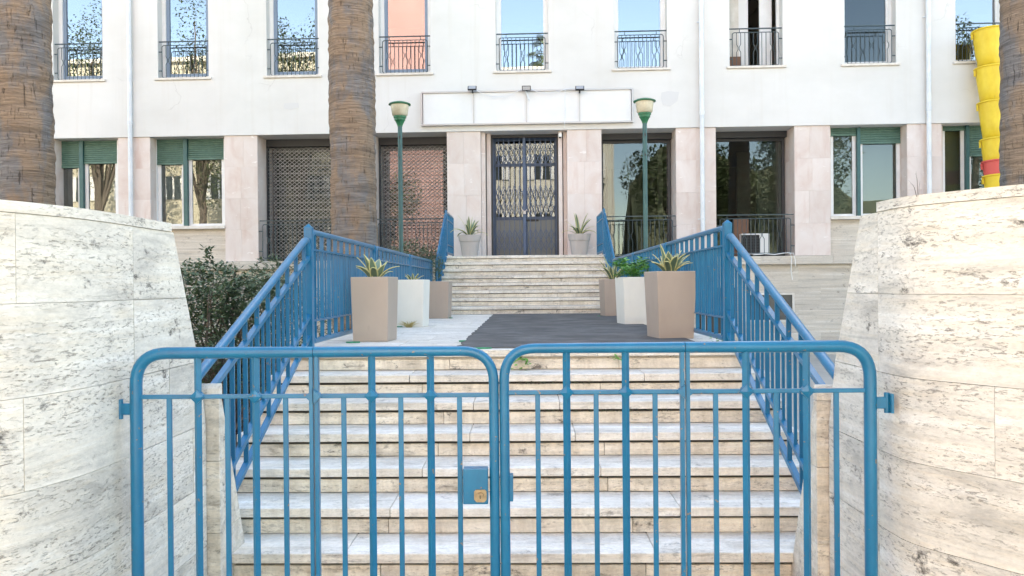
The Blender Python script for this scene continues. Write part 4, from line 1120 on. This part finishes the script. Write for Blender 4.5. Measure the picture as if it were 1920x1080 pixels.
# ================================================================== LAMP POSTS
for px, pyt, lab in ((749.5, 192, 'green lamp post with a bowl lantern on the left of the landing'), (1208.5, 186, 'green lamp post with a bowl lantern on the right of the landing')):
    Yl = 13.0; pt = P(px, pyt, Yl)
    Lp = thing('lamp_post', lab, 'lamp post', (pt.x, Yl, 0), group='green lamp posts')
    zt = pt.z
    mb = MB(); mb.tube([(0, 0, 0), (0, 0, 1.3)], .052, 14); mb.tube([(0, 0, 1.3), (0, 0, zt - .40)], .038, 14); mb.build('pole', 'green_paint', Lp, smooth=40)
    mb = MB(); mb.lathe([(.042, -.405), (.046, -.385), (.078, -.315), (.092, -.305), (.094, -.268), (.108, -.262), (.110, -.235)], 22, (0, 0, zt)); mb.build('neck', 'green_bright', Lp, smooth=35)
    mb = MB(); mb.lathe([(.106, -.234), (.130, -.215), (.150, -.07), (.152, -.035)], 24, (0, 0, zt)); mb.build('bowl', 'lamp_glass', Lp, smooth=50)
    mb = MB(); mb.lathe([(.154, -.052), (.188, -.042), (.187, -.03), (.15, -.012), (.07, .012), (.0, .018)], 26, (0, 0, zt)); mb.build('cap', 'green_bright', Lp, smooth=50)
    mb = MB(); mb.box(-.012, .012, -.052, -.043, zt - .62, zt - .58); mb.box(-.012, .012, -.052, -.043, zt - .95, zt - .92); mb.build('cable_clip', 'dark_metal', Lp)

# ================================================================== PALMS
def palm(name, label, base, top_xy, r0, r1, zc, seed, crown=True):
    Pm = thing(name, label, 'palm tree', (base[0], base[1], 0), group='palms in front of the building')
    rr = random.Random(seed); mb = MB(); seg = 40; rows = int(zc / .045)
    for i in range(rows + 1):
        t = i / rows; z = zc * t
        cx = (top_xy[0] - base[0]) * t; cy = (top_xy[1] - base[1]) * t
        r = r0 + (r1 - r0) * min(1, t * 1.6)
        ringd = (noise.noise(Vector((seed * 3.1, 0, z * 6.0))) * .018 + noise.noise(Vector((seed, 5, z * 14))) * .014)
        for k in range(seg):
            a = 2 * math.pi * k / seg
            d = ringd + noise.noise(Vector((math.cos(a) * 1.3 + seed, math.sin(a) * 1.3, z * .9))) * .028 + noise.noise(Vector((math.cos(a) * 4, math.sin(a) * 4, z * 11 + seed))) * .012
            mb.v.append((cx + (r + d) * math.cos(a), cy + (r + d) * math.sin(a), z))
    for i in range(rows):
        for k in range(seg):
            k2 = (k + 1) % seg; mb.f.append((i * seg + k, i * seg + k2, (i + 1) * seg + k2, (i + 1) * seg + k)); mb.m.append(0)
    mb.build('trunk', 'palm_bark', Pm, smooth=80)
    # fan crown high above the frame
    mb = MB(); cxy = Vector((top_xy[0] - base[0], top_xy[1] - base[1], zc))
    for k in range(42):
        az = rr.uniform(0, 6.283); el = rr.uniform(-.7, 1.2); ln = rr.uniform(.9, 1.3)
        d = Vector((math.cos(az) * math.cos(el), math.sin(az) * math.cos(el), math.sin(el))); e = cxy + d * ln
        mb.tube([cxy, e], .02, 4)
        sx = Vector((-math.sin(az), math.cos(az), 0)); up = d.cross(sx)
        for q_ in range(17):
            b = -1.25 + 2.5 * q_ / 16; dd = (d * math.cos(b) + sx * math.sin(b)); l = .95 * (1 - .25 * abs(b) / 1.25)
            wv = (sx * math.cos(b) - d * math.sin(b)) * .03
            m_ = e + dd * l * .6 - Vector((0, 0, .03)); tip = e + dd * l - Vector((0, 0, .25))
            mb.add([e, m_ + wv, tip, m_ - wv], [(0, 1, 2, 3)])
    mb.build('crown', 'frond', Pm)
p = P(664, 450, 12.0); pt_ = P(656, 0, 12.0)
zc = 17.0; k_ = (zc - 0) / (pt_.z - p.z)
palm('palm_tree', 'large palm trunk rising behind the left landing railing', (p.x + .03, 12.0), (p.x + (pt_.x - p.x) * k_ * .9, 12.0), .368, .318, zc, 3)
p = P(51, 300, 10.0); palm('palm_tree', 'palm trunk behind the left curved wall at the photo edge', (p.x + .02, 10.0), (p.x - .12, 10.0), .335, .295, 17.5, 5)
p = P(1929, 300, 10.5); palm('palm_tree', 'dark palm trunk behind the right curved wall beside the yellow chute', (p.x, 10.5), (p.x + .1, 10.5), .36, .32, 17.5, 8)

# ================================================================== SHRUBS, WEEDS
def shrub(name, label, base, lumps, nleaf, ls, m, seed, group='shrubs beside the landing', stems=10):
    S_ = thing(name, label, 'shrub', (base[0], base[1], 0), group=group)
    rr = random.Random(seed); mb = MB(); st = MB()
    for (dx, dy, dz, rx, ry, rz, k) in lumps:
        tw = int(nleaf * k / 9)
        for _ in range(tw):
            while True:
                p_ = Vector((rr.uniform(-1, 1), rr.uniform(-1, 1), rr.uniform(-1, 1)))
                if p_.length <= 1 and rr.random() < .25 + p_.length: break
            c = Vector((dx + p_.x * rx, dy + p_.y * ry, dz + p_.z * rz))
            for q_ in range(9): leaf(mb, c + Vector((rr.uniform(-.05, .05), rr.uniform(-.05, .05), rr.uniform(-.04, .04))), rr, ls * rr.uniform(.6, 1.25), .8, 0, .2)
        for _ in range(stems):
            p_ = Vector((rr.uniform(-.9, .9) * rx + dx, rr.uniform(-.9, .9) * ry + dy, rr.uniform(-.3, .8) * rz + dz))
            mid = p_ * .55 + Vector((rr.uniform(-.2, .2), rr.uniform(-.2, .2), rr.uniform(-.1, .25)))
            st.tube([(rr.uniform(-.1, .1), rr.uniform(-.1, .1), 0), mid * .6, mid, p_], [.028, .02, .013, .005], 5)
    mb.build('foliage', m, S_); st.build('branch', 'branch', S_, smooth=60)
    return S_
b = P(420, 560, 8.6)
s1 = shrub('shrub', 'dark green shrub with bare branches between the left wall and the railing', (b.x, 8.6), [(-.25, .1, 1.62, .55, .6, .36, 1.0), (-.35, 0, .95, .75, .7, .55, 1.3), (.35, .2, 1.45, .5, .5, .38, .7), (.55, .1, .7, .5, .6, .55, .8)], 4300, .07, 'leaf_shrub', 41, stems=9)
mb = MB(); rr = random.Random(4); tp = P(389, 463, 8.6) - Vector((b.x, 8.6, 0)); bt = P(394, 498, 8.6) - Vector((b.x, 8.6, 0))
for i in range(46):
    t = i / 45; leaf(mb, bt.lerp(tp, .3 + .7 * t) + Vector((rr.uniform(-.035, .035), rr.uniform(-.035, .035), 0)), rr, .075, .8)
mb.build('shoot', 'leaf_shrub', s1)
b = P(520, 500, 13.2)
shrub('shrub', 'grey green shrub in front of the left mesh shutter and railing', (b.x, 13.2), [(0, 0, 1.75, .55, .5, .45, .8), (.2, .2, 1.0, .9, .6, .7, 1.0), (-.9, .3, 1.2, .6, .5, .6, .5)], 3000, .08, 'leaf_shrub', 42, stems=5)
b = P(768, 470, 14.3)
shrub('shrub', 'fine leaved dark shrub around the left lamp post', (b.x, 14.3), [(0, 0, 2.0, .62, .5, .5, 1.2), (.0, .1, 1.1, .75, .5, .7, .8)], 3600, .065, 'leaf_shrub', 43, stems=5)
def weed(label, p_, n, ls, m, rad, seed, cat='weed', drop=0.0):
    W_ = thing('weed', label, cat, p_, group='weeds growing from joints')
    mb = MB(); rr = random.Random(seed)
    for _ in range(n):
        az = rr.uniform(0, 6.28); r_ = rr.uniform(.1, 1) * rad
        leaf(mb, Vector((math.cos(az) * r_, -abs(math.sin(az)) * r_ * .4 - .01, rr.uniform(-.2, .8) * rad - drop * rr.random())), rr, ls * rr.uniform(.6, 1.2), .7, 0, .34)
    mb.build('leaves', m, W_)
    st = MB()
    for _ in range(5): st.tube([(0, .01, 0), (rr.uniform(-.5, .5) * rad, -.02, rr.uniform(.1, .4) * rad - drop * .3), (rr.uniform(-.9, .9) * rad, -.03, rr.uniform(-.1, .7) * rad - drop * .6)], .0025, 4)
    st.build('stem', m, W_)
q_ = P(975, 672, SY0 - .03); weed('green leafy weed hanging below the landing edge at the gate gap', (q_.x, SY0 - .035, q_.z), 26, .045, 'leaf_bright', .085, 51, drop=.08)
q_ = P(1156, 670, SY0 - .03); weed('small green weed under the landing edge right of centre', (q_.x, SY0 - .035, q_.z), 14, .035, 'leaf_bright', .05, 52, drop=.04)
q_ = P(1345, 634, 6.5); weed('low green weed at the foot of the right landing railing', (q_.x, 6.5, LZ), 26, .04, 'leaf_bright', .09, 53)
q_ = P(562, 636, 6.35); weed('low green weed at the foot of the left railing post', (q_.x, 6.35, LZ), 22, .04, 'leaf_bright', .08, 54)
def tuft(label, p_, n, h, spread, m, seed, r_=.002):
    W_ = thing('grass_tuft', label, 'grass tuft', p_, group='dry grass tufts'); mb = MB(); rr = random.Random(seed)
    for _ in range(n):
        az = rr.uniform(0, 6.28); l = h * rr.uniform(.5, 1.1); s_ = spread * rr.uniform(.2, 1)
        d = Vector((math.cos(az) * s_, math.sin(az) * s_, 0)); o_ = d * .25
        mb.tube([o_, o_ + d * .35 + Vector((0, 0, l * .6)), o_ + d + Vector((0, 0, l * .9))], [r_, r_ * .8, r_ * .3], 4)
    mb.build('blades', m, W_)
q_ = P(768, 612, 9.69); tuft('dry brown grass tuft at the foot of the left white planter', (q_.x, 9.66, LZ), 90, .09, .12, 'leaf_dry', 61)
q_ = P(14, 358, 2.95); tuft('yellow dry tuft behind the left wall top beside the palm', (P(14, 370, 3.4).x, 3.4, 1.93), 26, .06, .05, 'leaf_dry', 62, .003)
q_ = P(1722, 372, 3.12); tuft('thin dry stalks growing from the top of the right wall', (P(1722, 372, 3.12).x, 3.12, 2.0), 5, .11, .03, 'branch', 63, .0008)
# moss and dead plant litter in the step joints
M_ = thing('step_moss', 'dark moss and litter in the joints of the lower steps right of the gate gap', 'moss', (0.2, SY0 - TR * 2, LZ - RI * 2))
mb = MB(); rr = random.Random(71)
for (xa, xb, k, n) in ((-.1, .15, 2, 150), (.15, .5, 2, 60), (0.05, 1.05, 3, 260), (-1.4, -.9, 4, 30), (.6, 1.3, 1, 25)):
    yk = SY0 - TR * (k - 1) - .012; zk = LZ - RI * (k - 1) - .060
    for _ in range(n):
        x = rr.uniform(xa, xb); leaf(mb, Vector((x - .2, yk - (SY0 - TR * 2) - rr.uniform(0, .012), zk - (LZ - RI * 2) + rr.uniform(-.012, .004))), rr, .018, .6, 0 if rr.random() < .35 else 1, .3)
o = mb.build('moss', ['leaf_shrub', 'branch'], M_); o['kind'] = 'stuff'

# ================================================================== ACROSS THE STREET (seen in the window reflections)
def block_building(name, label, x0, x1, y1, h, m, wins, dep=9, floors=5, roof=None):
    Bd = thing(name, label, 'building', ((x0 + x1) / 2, y1, 0), group='buildings across the street')
    hw = (x1 - x0) / 2
    MB().box(-hw, hw, -dep, 0, 0, h).build('wall', m, Bd)
    MB().box(-hw - .2, hw + .2, -dep - .2, .25, h + .001, h + .3).build('cornice', 'pale_paint', Bd)
    if wins:
        fh = h / floors
        for f in range(floors):
            for k in range(wins):
                cx = -hw + (k + .5) * 2 * hw / wins; z0 = f * fh + .9
                Wn = MB().box(cx - .5, cx + .5, .002, .05, z0, z0 + 1.6).build('window', 'dark_window', Bd)
                for s in (-1, 1): MB().box(cx + s * .76 - .24, cx + s * .76 + .24, .01, .09, z0 - .02, z0 + 1.62).build('shutter', 'white_frame', Wn)
                MB().box(cx - .06, cx + .06, .051, .08, z0, z0 + 1.6).build('mullion', 'white_frame', Wn)
    return Bd
block_building('apartment_building', 'cream apartment building with white shutters mirrored in the left windows', -40, -14.5, -15, 17.0, 'cream_paint', 8)
block_building('apartment_building', 'tall pink building mirrored in the window right of the large palm', -14.0, -5.6, -15.5, 27, 'pink_paint', 0)
block_building('apartment_building', 'pale cream building mirrored in the windows above the door', -5.2, 4.2, -14, 15.4, 'pale_paint', 3, floors=4)
hl = MB(); n = 24
vs = [];
for i in range(n + 1):
    x = 20 + 220 * i / n; h = 30 + 22 * math.sin(i * .5) * .5 + 12 * noise.noise(Vector((i * .4, 0, 0)))
    vs += [(x, -150, 0), (x, -190, max(6, h)), (x, -240, 0)]
hl.add(vs, [f for i in range(n) for f in ((i * 3, i * 3 + 1, i * 3 + 4, i * 3 + 3), (i * 3 + 1, i * 3 + 2, i * 3 + 5, i * 3 + 4))])
structure(hl.build('hill', 'hill_green'))
def tree(label, x, y, h, r, seed, n=9000, ls=.36):
    T = thing('street_tree', label, 'tree', (x, y, 0), group='trees across the street'); rr = random.Random(seed)
    tr = MB(); tr.tube([(0, 0, 0), (rr.uniform(-.2, .2), 0, h * .35), (rr.uniform(-.4, .4), .1, h * .75)], [.28, .2, .08], 9)
    mb = MB()
    for k in range(9):
        a = rr.uniform(0, 6.28); d = rr.uniform(.2, .75) * r; c = Vector((math.cos(a) * d, math.sin(a) * d, h * rr.uniform(.45, .85)))
        tr.tube([(0, 0, h * .3), c * .6 + Vector((0, 0, h * .15)), c], [.12, .07, .03], 6)
        leaf_cloud(mb, c, (r * .5, r * .5, h * .16), n // 9, ls, rr, 1.0, 0, .2)
    tr.build('trunk', 'branch', T, smooth=60); mb.build('crown', 'leaf_tree', T)
tree('spreading street tree mirrored in the upper window left of the large palm', -14.8, -8, 19.0, 3.2, 81, 9000, .2)
tree('tall thin street tree mirrored in the second upper window from the left', -20.6, -8.5, 20.5, 2.6, 86, 7500, .2)
tree('tall leaning street tree mirrored in the leftmost upper window', -26.5, -8, 20.0, 3.2, 87, 8000, .2)
tree('leafy street tree mirrored in the left ground floor windows', -9.5, -6.5, 8.5, 2.2, 82, 9000, .2)
tree('dark leafy tree mirrored in the glazed bay right of the door', 7.2, -5.5, 10.5, 3.4, 83, 15000, .26)
tree('broad dark tree mirrored in the right glazed bay', 12.8, -6, 11.0, 4.0, 84, 16000, .26)
tree('tall tree mirrored in the windows beside the chute', 23.0, -7, 16.5, 4.2, 85, 12000, .24)
palm('palm_tree', 'distant palm mirrored in the window above the door', (-0.2, -24), (-.2, -24), .3, .26, 19.5, 9)
